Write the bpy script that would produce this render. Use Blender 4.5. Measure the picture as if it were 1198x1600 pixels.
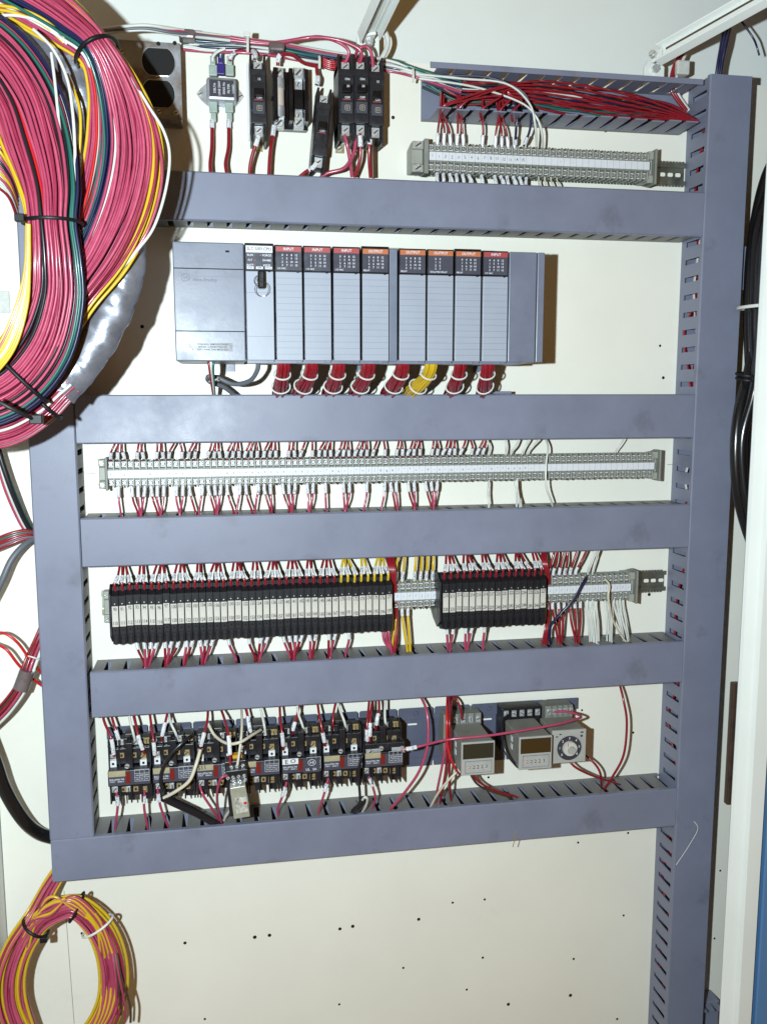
import bpy, bmesh, math, random
from mathutils import Vector, Matrix
random.seed(7)
for o in list(bpy.data.objects): bpy.data.objects.remove(o)
S = bpy.context.scene
COL = S.collection
# ------------------------------------------------------------------ camera, light, exposure
CAM = Vector((.19886, -1.32108, .00443)); F = 1391.61      # focal length in photo pixels (1198 wide)
def rotm(a, b, c):
    return (Matrix.Rotation(a, 3, 'Z') @ Matrix.Rotation(b, 3, 'X') @ Matrix.Rotation(c, 3, 'Y'))
RM = rotm(math.radians(-10.0218), math.radians(-7.7276), math.radians(.0102))
cd = bpy.data.cameras.new('camera'); cam = bpy.data.objects.new('camera', cd); COL.objects.link(cam)
cd.sensor_fit = 'HORIZONTAL'; cd.sensor_width = 36; cd.lens = 36 * F / 1198; cd.clip_start = .01; cd.clip_end = 50
M4 = Matrix([[RM[r][0], RM[r][2], -RM[r][1], CAM[r]] for r in range(3)] + [[0, 0, 0, 1]])
cam.matrix_world = M4
S.camera = cam
S.render.resolution_x = 766; S.render.resolution_y = 1024
w = bpy.data.worlds.new('World'); S.world = w; w.use_nodes = True
bg = w.node_tree.nodes['Background']; bg.inputs[0].default_value = (1.0, .52, .10, 1); bg.inputs[1].default_value = .17
ld = bpy.data.lights.new('camera_flash', 'POINT'); ld.energy = 108; ld.color = (.81, .945, 1.0); ld.shadow_soft_size = .012
lo = bpy.data.objects.new('camera_flash', ld); COL.objects.link(lo); lo.location = (CAM.x - .17, CAM.y, CAM.z + .015)
vs = S.view_settings; vs.view_transform = 'Standard'; vs.look = 'None'; vs.exposure = 0; vs.gamma = 1

def P(x, y, h=0.):
    """photo pixel -> point on the plane standing h metres proud of the back panel"""
    d = RM @ Vector(((x - 599) / F, 1, -(y - 800) / F)); t = (-h - CAM.y) / d.y
    return CAM + t * d
# ------------------------------------------------------------------ materials
MATS = {}
def mat(name, col, rough=.5, metal=0., var=.0, scale=30., bump=0., bscale=200., dirt=None, coat=0., spec=.5, emit=None, trans=0., hsc=(1, 1, 1)):
    m = bpy.data.materials.new(name); m.use_nodes = True; nt = m.node_tree; N = nt.nodes; Lk = nt.links
    b = N['Principled BSDF']; b.inputs['Roughness'].default_value = rough; b.inputs['Metallic'].default_value = metal
    b.inputs['Specular IOR Level'].default_value = spec
    if coat: b.inputs['Coat Weight'].default_value = coat; b.inputs['Coat Roughness'].default_value = .15
    if trans: b.inputs['Transmission Weight'].default_value = trans
    b.inputs['Base Color'].default_value = (*col, 1)
    if var or bump or dirt:
        tc = N.new('ShaderNodeTexCoord'); mp = N.new('ShaderNodeMapping'); Lk.new(tc.outputs['Object'], mp.inputs[0]); mp.inputs['Scale'].default_value = hsc
    last = None
    if var:
        nz = N.new('ShaderNodeTexNoise'); nz.inputs['Scale'].default_value = scale; nz.inputs['Detail'].default_value = 6; nz.inputs['Roughness'].default_value = .65
        Lk.new(mp.outputs[0], nz.inputs[0])
        r = N.new('ShaderNodeMapRange'); r.inputs[1].default_value = .3; r.inputs[2].default_value = .7; r.inputs[3].default_value = 1 - var; r.inputs[4].default_value = 1 + var * .6
        Lk.new(nz.outputs[0], r.inputs[0])
        mx = N.new('ShaderNodeVectorMath'); mx.operation = 'SCALE'; mx.inputs[0].default_value = col
        Lk.new(r.outputs[0], mx.inputs['Scale']); last = mx.outputs[0]
        r2 = N.new('ShaderNodeMapRange'); r2.inputs[1].default_value = .3; r2.inputs[2].default_value = .7; r2.inputs[3].default_value = max(.05, rough - .08); r2.inputs[4].default_value = min(1, rough + .1)
        Lk.new(nz.outputs[0], r2.inputs[0]); Lk.new(r2.outputs[0], b.inputs['Roughness'])
    if dirt:   # (colour, scale, threshold, amount): smudges with a shape of their own
        n2 = N.new('ShaderNodeTexNoise'); n2.inputs['Scale'].default_value = dirt[1]; n2.inputs['Detail'].default_value = 7; n2.inputs['Roughness'].default_value = .6
        Lk.new(mp.outputs[0], n2.inputs[0])
        r3 = N.new('ShaderNodeMapRange'); r3.inputs[1].default_value = dirt[2]; r3.inputs[2].default_value = dirt[2] + .16; r3.inputs[3].default_value = 0; r3.inputs[4].default_value = dirt[3]
        Lk.new(n2.outputs[0], r3.inputs[0])
        mm = N.new('ShaderNodeMix'); mm.data_type = 'RGBA'; Lk.new(r3.outputs[0], mm.inputs[0])
        if last: Lk.new(last, mm.inputs[6])
        else: mm.inputs[6].default_value = (*col, 1)
        mm.inputs[7].default_value = (*dirt[0], 1); last = mm.outputs[2]
    if last: Lk.new(last, b.inputs['Base Color'])
    if bump:
        n3 = N.new('ShaderNodeTexNoise'); n3.inputs['Scale'].default_value = bscale; n3.inputs['Detail'].default_value = 3; Lk.new(mp.outputs[0], n3.inputs[0])
        bp = N.new('ShaderNodeBump'); bp.inputs['Strength'].default_value = bump; bp.inputs['Distance'].default_value = .001
        Lk.new(n3.outputs[0], bp.inputs['Height']); Lk.new(bp.outputs[0], b.inputs['Normal'])
    MATS[name] = m; return m
mat('panel', (.78, .76, .675), .42, var=.035, scale=5, bump=.12, bscale=90, dirt=((.52, .50, .41), 9, .66, .35))
mat('cab', (.74, .77, .74), .38, var=.04, scale=4, bump=.1, bscale=60)
mat('hole', (.012, .011, .010), .7)  # shade inside the drilled holes, put in as near-black colour
mat('duct', (.175, .188, .258), .42, var=.09, scale=11, bump=.10, bscale=500, dirt=((.085, .085, .10), 13, .60, .6))
mat('duct_in', (.165, .160, .160), .5, var=.12, scale=20, bump=.1, bscale=300)
mat('plate', (.085, .095, .145), .42, var=.12, scale=18, bump=.1, dirt=((.05, .045, .05), 25, .6, .7))
mat('plc_dark', (.145, .160, .215), .36, var=.10, scale=22, bump=.05, dirt=((.09, .09, .12), 26, .62, .6))
mat('plc_light', (.285, .312, .375), .42, var=.04, scale=14, bump=.04, dirt=((.28, .30, .36), 30, .68, .4))
mat('plc_line', (.17, .19, .25), .5)
mat('plc_win', (.058, .060, .082), .25, var=.1, scale=40)
mat('black', (.010, .010, .014), .38, var=.3, scale=60, bump=.12, bscale=400, dirt=((.05, .045, .04), 60, .62, .5))
mat('fblack', (.010, .010, .013), .55, var=.35, scale=70, bump=.15, bscale=400, dirt=((.035, .032, .03), 70, .6, .6), spec=.3)
mat('hood', (.035, .028, .024), .4, var=.3, scale=50, dirt=((.09, .075, .06), 40, .55, .6))
mat('blackg', (.006, .006, .008), .22, var=.3, scale=40)
mat('void', (.003, .003, .003), .8)
mat('term', (.30, .31, .27), .45, var=.12, scale=60, bump=.1)
mat('termd', (.20, .205, .18), .5, var=.12, scale=60)
mat('screw', (.66, .66, .64), .30, .55, var=.2, scale=300, bump=.3, bscale=900)
mat('zinc', (.52, .54, .56), .36, .6, var=.25, scale=40, bump=.25, bscale=120)
mat('galv', (.40, .42, .47), .42, .55, var=.3, scale=28, bump=.4, bscale=60, dirt=((.22, .15, .09), 22, .60, .7))
mat('boxsteel', (.34, .36, .40), .42, .5, var=.3, scale=28, bump=.4, bscale=60, dirt=((.16, .10, .055), 17, .42, .92))
mat('wrap', (.13, .10, .10), .25, var=.2, scale=60, coat=.4)
mat('brass', (.50, .38, .18), .3, .5, var=.2, scale=200)
mat('chrome', (.72, .72, .74), .12, 1.)
mat('rail', (.36, .37, .30), .38, 1., var=.25, scale=60)
mat('white', (.66, .67, .68), .45, var=.05, scale=200)
mat('strip', (.62, .64, .68), .38, var=.04, scale=150)
mat('paper', (.50, .48, .43), .6, var=.16, scale=70, dirt=((.40, .34, .25), 60, .6, .6))
mat('beige', (.34, .30, .19), .55, var=.2, scale=90)
mat('ink', (.03, .03, .04), .6)
mat('inkg', (.16, .16, .20), .6)
mat('print', (.62, .63, .68), .5)
mat('printd', (.28, .29, .34), .5)
mat('hred', (.33, .055, .055), .4); mat('horange', (.42, .13, .05), .4)
mat('red', (.24, .009, .018), .30, var=.10, scale=120, coat=.25)
mat('pink', (.38, .052, .108), .30, var=.10, scale=90, coat=.3)
mat('pink2', (.45, .072, .135), .34, var=.10, scale=90, coat=.2)
mat('pink3', (.28, .026, .062), .28, var=.10, scale=90, coat=.3)
mat('bred', (.50, .014, .016), .32, coat=.2)
mat('yellow', (.58, .38, .015), .32, var=.06, scale=90, coat=.2)
mat('wwhite', (.58, .59, .55), .38, var=.05, scale=90)
mat('cream', (.58, .54, .42), .42, var=.06, scale=90)
mat('wblack', (.012, .012, .016), .3, coat=.3)
mat('green', (.018, .11, .09), .32, coat=.2)
mat('navy', (.012, .014, .055), .32, coat=.2)
mat('gcable', (.11, .12, .14), .45)
mat('bcable', (.008, .008, .009), .22, coat=.35, bump=.15, bscale=60)
mat('clear', (.55, .56, .52), .25, var=.1, scale=90)
mat('tape', (.27, .28, .33), .34, .6, var=.3, scale=40, bump=.6, bscale=70)
mat('tieb', (.008, .008, .009), .45, spec=.25)
mat('tiew', (.62, .62, .58), .4)
mat('blue_door', (.085, .20, .40), .38, var=.06, scale=6)
mat('dark_brown', (.10, .06, .04), .5, .4, var=.3, scale=40)
mat('timer', (.23, .225, .195), .45, var=.18, scale=50, bump=.15, dirt=((.12, .11, .09), 40, .6, .6))
mat('timerf', (.36, .36, .34), .4, var=.1, scale=60)
mat('display', (.028, .026, .018), .16, coat=.5)
mat('display2', (.045, .026, .010), .16, coat=.5)
mat('relaycase', (.30, .29, .23), .16, var=.2, scale=60, coat=.6, dirt=((.14, .13, .10), 50, .55, .7))
mat('purple', (.03, .018, .16), .35)
mat('spade', (.33, .40, .36), .35, var=.15, scale=90)
mat('rlens', (.16, .015, .012), .3)
mat('fuse', (.50, .42, .36), .5, var=.1, scale=120)
mat('orange', (.62, .30, .02), .4)
mat('foil', (.62, .62, .56), .3, .3, var=.3, scale=150, dirt=((.12, .11, .09), 120, .52, .9))
# sleeve: white tube with small printed marks
def sleeve_mat():
    m = mat('sleeve', (.66, .67, .70), .4); nt = m.node_tree; N = nt.nodes; L = nt.links; b = N['Principled BSDF']
    tc = N.new('ShaderNodeTexCoord'); n = N.new('ShaderNodeTexNoise'); n.inputs['Scale'].default_value = 420; n.inputs['Detail'].default_value = 1
    L.new(tc.outputs['Object'], n.inputs[0]); r = N.new('ShaderNodeMapRange'); r.inputs[1].default_value = .60; r.inputs[2].default_value = .66
    L.new(n.outputs[0], r.inputs[0]); mx = N.new('ShaderNodeMix'); mx.data_type = 'RGBA'; mx.inputs[6].default_value = (.66, .67, .70, 1); mx.inputs[7].default_value = (.22, .22, .28, 1)
    L.new(r.outputs[0], mx.inputs[0]); L.new(mx.outputs[2], b.inputs['Base Color'])
sleeve_mat()
# ------------------------------------------------------------------ mesh builder
def cr(pts, n):
    """Catmull-Rom through the points, n samples per span (tuples of any length)"""
    out = []
    for i in range(len(pts) - 1):
        p0 = pts[max(i - 1, 0)]; p1 = pts[i]; p2 = pts[i + 1]; p3 = pts[min(i + 2, len(pts) - 1)]
        for k in range(n):
            t = k / n; t2 = t * t; t3 = t2 * t
            out.append(tuple(.5 * (2 * b + (c - a) * t + (2 * a - 5 * b + 4 * c - d) * t2 + (3 * b - a - 3 * c + d) * t3) for a, b, c, d in zip(p0, p1, p2, p3)))
    out.append(tuple(pts[-1])); return out
class B:
    def __init__(s): s.v = []; s.f = []; s.m = []
    def raw(s, v, f, mi=0):
        o = len(s.v); s.v += [tuple(p) for p in v]; s.f += [[i + o for i in q] for q in f]; s.m += [mi] * len(f); return s
    def box(s, x0, x1, z0, z1, h0, h1, mi=0):
        x0, x1 = min(x0, x1), max(x0, x1); z0, z1 = min(z0, z1), max(z0, z1); a, b = -max(h0, h1), -min(h0, h1)
        return s.raw([(x0, a, z0), (x1, a, z0), (x1, b, z0), (x0, b, z0), (x0, a, z1), (x1, a, z1), (x1, b, z1), (x0, b, z1)],
                     [(0, 3, 2, 1), (4, 5, 6, 7), (0, 1, 5, 4), (1, 2, 6, 5), (2, 3, 7, 6), (3, 0, 4, 7)], mi)
    def prism(s, poly, h0, h1, mi=0, xo=0, zo=0):
        n = len(poly); a = sum(poly[i][0] * poly[(i + 1) % n][1] - poly[(i + 1) % n][0] * poly[i][1] for i in range(n))
        if a < 0: poly = poly[::-1]
        v = [(x + xo, -h1, z + zo) for x, z in poly] + [(x + xo, -h0, z + zo) for x, z in poly]
        return s.raw(v, [list(range(n)), list(range(2 * n - 1, n - 1, -1))] + [[i, n + i, n + (i + 1) % n, (i + 1) % n] for i in range(n)], mi)
    def xprism(s, poly, x0, x1, mi=0):
        """profile in (h,z), extruded along x"""
        n = len(poly); v = [(x0, -h, z) for h, z in poly] + [(x1, -h, z) for h, z in poly]
        return s.raw(v, [list(range(n)), list(range(2 * n - 1, n - 1, -1))] + [[i, n + i, n + (i + 1) % n, (i + 1) % n] for i in range(n)], mi)
    def cyl(s, c, ax, r, l, n=12, mi=0, r2=None):
        c = Vector(c); ax = Vector(ax).normalized(); u = ax.orthogonal().normalized(); w_ = ax.cross(u); r2 = r if r2 is None else r2
        v = [c + (u * math.cos(2 * math.pi * i / n) + w_ * math.sin(2 * math.pi * i / n)) * r for i in range(n)]
        v += [c + ax * l + (u * math.cos(2 * math.pi * i / n) + w_ * math.sin(2 * math.pi * i / n)) * r2 for i in range(n)]
        return s.raw(v, [list(range(n - 1, -1, -1)), list(range(n, 2 * n))] + [[i, (i + 1) % n, n + (i + 1) % n, n + i] for i in range(n)], mi)
    def screw(s, x, z, h, r, mi=0, mslot=1, ang=.5, t=.0015):
        s.cyl((x, -h, z), (0, -1, 0), r, t, 12, mi, r * .86)
        c, q = math.cos(ang) * r * .8, math.sin(ang) * r * .8; e = r * .19; dx, dz = -math.sin(ang) * e, math.cos(ang) * e
        return s.prism([(x - c - dx, z - q - dz), (x + c - dx, z + q - dz), (x + c + dx, z + q + dz), (x - c + dx, z - q + dz)], h + t * .9, h + t + .00025, mslot)
    def tube(s, pts, r, n=6, mi=0, closed=False, flat=None, caps=True):
        pts = [Vector(p) for p in pts]; m = len(pts)
        T = []
        for i in range(m):
            a = pts[(i - 1) % m] if closed else pts[max(i - 1, 0)]; b = pts[(i + 1) % m] if closed else pts[min(i + 1, m - 1)]
            t = (b - a); T.append(t.normalized() if t.length > 1e-9 else Vector((0, 0, 1)))
        u = T[0].orthogonal().normalized() if flat is None else None
        v = []
        for i in range(m):
            if flat is not None:
                u = Vector(flat).cross(T[i]).normalized()
            else:
                u = (u - T[i] * u.dot(T[i])); u = u.normalized() if u.length > 1e-6 else T[i].orthogonal().normalized()
            w_ = T[i].cross(u); ri = r[i] if isinstance(r, (list, tuple)) else r
            for k in range(n):
                a = 2 * math.pi * k / n; v.append(pts[i] + u * math.cos(a) * ri + w_ * math.sin(a) * ri)
        f = []
        for i in range(m if closed else m - 1):
            j = (i + 1) % m
            for k in range(n): f.append([i * n + k, i * n + (k + 1) % n, j * n + (k + 1) % n, j * n + k])
        if not closed and caps: f += [list(range(n - 1, -1, -1)), [(m - 1) * n + k for k in range(n)]]
        return s.raw(v, f, mi)
    def mesh(s, name, mats, origin=(0, 0, 0), smooth=None):
        me = bpy.data.meshes.new(name); o = Vector(origin)
        me.from_pydata([tuple(Vector(p) - o) for p in s.v], [], s.f)
        for k in mats: me.materials.append(MATS[k])
        me.polygons.foreach_set('material_index', s.m); me.update()
        if smooth:
            me.polygons.foreach_set('use_smooth', [True] * len(me.polygons)); me.set_sharp_from_angle(angle=math.radians(smooth))
        return me
    def obj(s, name, mats, parent=None, origin=None, smooth=None, bevel=0):
        if isinstance(mats, str): mats = [mats]
        if parent is not None: origin = ORG[parent.name]
        elif origin is None:
            n = len(s.v); xs = [p[0] for p in s.v]; ys = [p[1] for p in s.v]; zs = [p[2] for p in s.v]
            origin = Vector(((min(xs) + max(xs)) / 2, (min(ys) + max(ys)) / 2, (min(zs) + max(zs)) / 2))
        o = bpy.data.objects.new(name, s.mesh(name, mats, origin, smooth)); COL.objects.link(o)
        if parent is not None: o.parent = parent
        else: o.location = origin
        ORG[o.name] = Vector(origin)
        if bevel:
            md = o.modifiers.new('bevel', 'BEVEL'); md.width = bevel; md.segments = 2; md.limit_method = 'ANGLE'; md.angle_limit = math.radians(50)
        return o
ORG = {}
def thing(name, label, cat, loc, group=None):
    o = bpy.data.objects.new(name, None); COL.objects.link(o); o.location = loc; ORG[o.name] = Vector(loc); o.empty_display_size = .02
    return tag(o, label, cat, group)
def tag(o, label, cat, group=None, kind=None):
    o['label'] = label; o['category'] = cat
    if group: o['group'] = group
    if kind: o['kind'] = kind
    return o
def struct(o): o['kind'] = 'structure'; return o
def copy_tree(o, parent=None, shift=None):
    c = o.copy(); COL.objects.link(c); c.parent = parent
    if shift is not None: c.location = Vector(o.location) + Vector(shift)
    ORG[c.name] = ORG[o.name] + (Vector(shift) if shift is not None else Vector((0, 0, 0))) if parent is None else ORG[parent.name]
    for ch in list(o.children): copy_tree(ch, c)
    return c
TXT = {}
def text_mesh(s):
    if s not in TXT:
        cu = bpy.data.curves.new('lettering', 'FONT'); cu.body = s; cu.resolution_u = 2; cu.offset = .014; cu.align_x = 'CENTER'; cu.align_y = 'CENTER'
        ob = bpy.data.objects.new('lettering', cu); me = bpy.data.meshes.new_from_object(ob)
        TXT[s] = ([v.co.copy() for v in me.vertices], [list(p.vertices) for p in me.polygons])
        bpy.data.objects.remove(ob); bpy.data.curves.remove(cu); bpy.data.meshes.remove(me)
    return TXT[s]
def put_text(b, s, x, z, h, size, mi=0, sx=1., ang=0.):
    v, f = text_mesh(s); c, q = math.cos(ang), math.sin(ang)
    b.raw([(x + (p.x * sx * c - p.y * q) * size, -h, z + (p.x * sx * q + p.y * c) * size) for p in v], f, mi)
    return b

# ------------------------------------------------------------------ setting: panel, cabinet
D = .0658
HOLES = [(222, 510, 3.5), (1031, 540, 2.6), (1036, 590, 3.2), (614, 183, 3.4), (814, 196, 3), (894, 200, 3), (946, 204, 3), (1014, 929, 3.6), (871, 970, 3.4), (970, 965, 3),
         (763, 1215, 2.6), (909, 1110, 2.4), (989, 1145, 2.6), (981, 1302, 2.6), (903, 1317, 2.6), (289, 1474, 3.4), (398, 1465, 4), (421, 1462, 3.8), (531, 1452, 3.6), (551, 1448, 3.8),
         (654, 1437, 3.6), (707, 1411, 2.6), (757, 1406, 2.6), (974, 1431, 2.6), (754, 1497, 2.8), (896, 1499, 2.8), (630, 1513, 2.6), (729, 1547, 2.6), (891, 1556, 4), (794, 1570, 3.8),
         (530, 1570, 2.6), (964, 1593, 2.8), (320, 1593, 2.6), (128, 1459, 2.8), (1125, 1361, 2.6), (1116, 1467, 2.6), (560, 1080, 2.6), (262, 1268, 1.6)]
PX0, PX1, PZ0, PZ1 = -.1415, 1.12, -1.25, .4705
pb = B().box(PX0, PX1, PZ0, PZ1, -.006, 0, 0)
panel = struct(pb.obj('back_panel', ['panel', 'hole'], origin=(0, 0, 0)))
cb = B()
for hx, hy, hr in HOLES:
    q = P(hx, hy); cb.cyl((q.x, -.002, q.z), (0, 1, 0), hr * .00076, .0068, 14, 0)
cut = cb.obj('cutter', ['hole'], origin=(0, 0, 0))
md = panel.modifiers.new('holes', 'BOOLEAN'); md.object = cut; md.operation = 'DIFFERENCE'; md.solver = 'EXACT'
try: md.material_mode = 'TRANSFER'
except Exception: pass
dg = bpy.context.evaluated_depsgraph_get(); me2 = bpy.data.meshes.new_from_object(panel.evaluated_get(dg))
panel.modifiers.clear(); panel.data = me2; bpy.data.objects.remove(cut)
struct(B().box(PX0 + .002, PX1 - .002, PZ0, PZ1 - .003, -.0085, -.0062).obj('added_dark_backing', ['hole']))  # added unseen sheet, black so the space behind the holes stays dark
for (a, b_) in (((100, 1392), (116, 1600)), ((131, 739), (158, 740)), ((1042, 726), (1060, 725))):
    p, q = P(*a), P(*b_); l = B()
    n = Vector((q.z - p.z, 0, p.x - q.x)).normalized() * .00035
    l.prism([((p + n).x, (p + n).z), ((q + n).x, (q + n).z), ((q - n).x, (q - n).z), ((p - n).x, (p - n).z)], .0001, .0004)
    l.obj('pencil_line', ['inkg'], parent=panel)
struct(B().box(-.5, 1.5, -1.5, 1.1, -.05, -.046).obj('cabinet_back_wall', ['cab']))
struct(B().box(-.1465, -.1425, -1.5, 1.1, -.044, .30).obj('cabinet_side_wall', ['cab']))
# right front lip of the cabinet with its folded edge
fx = P(1142, 1320, .19).x
lip = [(fx, .185), (fx + .002, .190), (fx + .017, .195), (fx + .020, .203), (fx + .041, .203), (fx + .041, .165), (fx + .012, .165)]
lb = B(); n = len(lip)
lb.raw([(x, -h, -1.5) for x, h in lip] + [(x, -h, 1.1) for x, h in lip], [[i, (i + 1) % n, n + (i + 1) % n, n + i] for i in range(n)])
lb.obj('cabinet_front_post', ['cab'], smooth=25)['kind'] = 'structure'
dr = tag(B().box(fx + .047, fx + .40, -1.5, 1.1, .18, .205).obj('cabinet_door', ['blue_door'], bevel=.002), 'blue painted steel cabinet door beside the white cabinet post', 'door')
B().box(fx + .0415, fx + .0465, -1.5, 1.1, .16, .196).obj('door_gap_shade', ['void'], parent=dr)  # near-black strip painted in for the shaded gap beside the door
rb = B().box(P(1141, 1160, .012).x, P(1152, 1160, .012).x, P(1148, 1258, .012).z, P(1150, 1068, .012).z, .0, .012)
tag(rb.obj('dark_gap_strip', ['dark_brown'], bevel=.002), 'dark brown strip standing in for a dark gap beside the white cabinet post', 'bar')  # made-up strip; its dark brown stands in for a dark gap

# ------------------------------------------------------------------ wiring ducts
PITCH = .0264; SLOT = .0078
XL0, XL1, XR0, XR1 = -.0607, 0., .9, .9672
def duct(label, a0, a1, b0, b1, vertical=False, fingers=(0,), phase=0., cover=True, lips=(1, 1), d=D, rim=None, strip=.0085, fmat=None):
    """a: along, b: across.  fingers: which side walls (0 low, 1 high) get separate fingers"""
    def bx(b, p0, p1, q0, q1, h0, h1, mi=0):
        return b.box(q0, q1, p0, p1, h0, h1, mi) if vertical else b.box(p0, p1, q0, q1, h0, h1, mi)
    loc = ((b0 + b1) / 2, 0, a0) if vertical else (a0, 0, (b0 + b1) / 2)
    t = thing('wiring_duct', label, 'wiring duct', loc, 'grey slotted wiring ducts on the panel')
    bx(B(), a0 + .001, a1 - .001, b0 + .0025, b1 - .0025, .0002, .0022).obj('base', ['duct'], t)
    dc = d - .0024
    for side in (0, 1):
        q0, q1 = (b0 + .0016, b0 + .0034) if side == 0 else (b1 - .0034, b1 - .0016)
        sw = bx(B(), a0 + .0012, a1 - .0012, q0, q1, .0002, strip); fb = []
        k0 = math.floor((a0 - phase) / PITCH); x = phase + k0 * PITCH
        while x < a1:
            f0, f1 = max(x + SLOT / 2, a0 + .0012), min(x + PITCH - SLOT / 2, a1 - .0012)
            if f1 - f0 > .003: fb.append((f0, f1))
            x += PITCH
        if side in fingers:
            w_ = sw.obj('side_wall', [fmat or 'duct_in'], t); cache = {}
            for f0, f1 in fb:
                key = round(f1 - f0, 5)
                if key not in cache:
                    L_ = f1 - f0
                    cache[key] = bx(B(), -L_ / 2, L_ / 2, q0 - (b0 + b1) / 2, q1 - (b0 + b1) / 2, strip + .0001, dc if cover else dc - random.random() * .002).mesh('finger', ['duct_in' if cover and fmat is None else 'duct'])
                o = bpy.data.objects.new('finger', cache[key]); COL.objects.link(o); o.parent = w_
                c = (f0 + f1) / 2; o.location = (0, 0, c - a0) if vertical else (c - a0, 0, 0)
                if not cover: o.rotation_euler.x = random.uniform(-.02, .02)
                ORG[o.name] = ORG[t.name]
        else:
            for f0, f1 in fb: bx(sw, f0, f1, q0, q1, .0084, dc)
            sw.obj('side_wall', ['duct_in'], t)
    if cover:
        prof = [(b0, d - .0085), (b0, d - .0018), (b0 + .0018, d), (b1 - .0018, d), (b1, d - .0018), (b1, d - .0085), (b1 - .0014, d - .0085), (b1 - .0014, d - .0024), (b0 + .0014, d - .0024), (b0 + .0014, d - .0085)]
        n = len(prof); c = B()
        v = [((q, -h, a) if vertical else (a, -h, q)) for a in (a0, a1) for q, h in prof]
        idx = [[i, (i + 1) % n, n + (i + 1) % n, n + i] for i in range(n)]
        c.raw(v, idx + [list(range(n)), list(range(2 * n - 1, n - 1, -1))])
        c.obj('cover', ['duct'], t)
    if rim:
        for q0, q1, h0, h1 in rim: bx(B(), a0, a1, q0, q1, h0, h1).obj('rim', ['duct'], t)
    return t
def ph(x, y, h=.03): return P(x, y, h).x
XE = XR0 - .0012
z2t, z2b, z3t, z3b, z4t, z4b, z5t, z5b, z6t, z6b = .2941, .2307, 0., -.066, -.1677, -.2358, -.3854, -.452, -.6292, -.6934
x2l = P(22, 300, D).x
d1l = .470
duct('coverless grey slotted wiring duct with its wires lying open', d1l + .016, .889, .389, .450, fingers=(0, 1), phase=ph(700, 180) % PITCH, cover=False, rim=[(.443, .4505, D - .0025, D), ])
duct('grey wiring duct with closed cover above the programmable controller', x2l, XE, z2b, z2t, fingers=(0,), phase=ph(328, 345) % PITCH)
duct('grey wiring duct with closed cover directly below the programmable controller', XL1 + .001, XE, z3b, z3t, fingers=(), phase=ph(190, 700) % PITCH)
duct('grey wiring duct with closed cover between long terminal row and black fuse blocks', XL1 + .0012, XE, z4b, z4t, fingers=(1,), phase=ph(190, 800) % PITCH)
duct('grey wiring duct with closed cover below the black fuse blocks', XL1 + .0045, XE, z5b, z5t, fingers=(1,), phase=ph(199, 1035) % PITCH)
duct('lowest grey horizontal wiring duct, under the black relays and timers', XL0 + .001, XE, z6b, z6t, fingers=(1,), phase=ph(204, 1290) % PITCH)
duct('shorter upright grey wiring duct beside the tied wire coils', z6t + .0012, z2b - .0012, XL0, XL1, True, fingers=(1,), phase=P(127, 735, .02).z % PITCH)
duct('tallest upright grey wiring duct, closing the ends of the horizontal ducts', -1.2, .4588, XR0, XR1, True, fingers=(0,), phase=P(1085, 407, .04).z % PITCH, strip=.0125, fmat='duct')
# duct stubs to the right of the tall duct
s1 = thing('wiring_duct', 'short grey duct end poking out behind the tall duct above the black cables', 'wiring duct', P(1166, 420, .03), 'grey slotted wiring ducts on the panel')
q0, q1 = P(1160, 384, .05), P(1170.5, 453, .05)
B().box(XR1 + .0004, q1.x, q1.z, q0.z, .0, .05).obj('cover', ['duct'], s1, bevel=.0015)
s2 = thing('wiring_duct', 'dark low duct end at the foot of the tall duct beside the white post', 'wiring duct', P(1110, 1590, .03), 'grey slotted wiring ducts on the panel')
qa = P(1108, 1566, .03)
B().box(XR1 + .0004, XR1 + .05, qa.z - .07, qa.z, .0, .03).obj('base', ['duct'], s2, bevel=.0015)
for k in range(3): B().box(XR1 + .006 + k * .014, XR1 + .016 + k * .014, qa.z - .003, qa.z - .001, .031, .05).obj('finger', ['duct'], s2)

# ------------------------------------------------------------------ wire helpers
def V(p): return P(*p) if not isinstance(p, Vector) else p
def path(pts, n=5): return [Vector(q) for q in cr([tuple(V(p)) for p in pts], n)]
def cut_path(pp, a, b):
    m = len(pp) - 1; i0 = max(0, int(round(a * m))); i1 = min(m, max(i0 + 1, int(round(b * m)))); return pp[i0:i1 + 1]
def wire(pts, col, label, group, r=.0017, sleeves=(), n=5, sides=6, rs=.0029, parent=None, cat='wire', name='wire', smat='sleeve'):
    pp = path(pts, n); b = B().tube(pp, r, sides)
    o = b.obj(name, [col], parent, smooth=60)
    if parent is None: tag(o, label, cat, group)
    for a, e in sleeves:
        B().tube(cut_path(pp, a, e), rs, 7).obj('marker_sleeve', [smat], o, smooth=50)
    return o
def U(a, b): return random.uniform(a, b)
def jit(v, s=.0015): return v + Vector((U(-s, s), U(-s, s), U(-s, s)))

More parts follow.
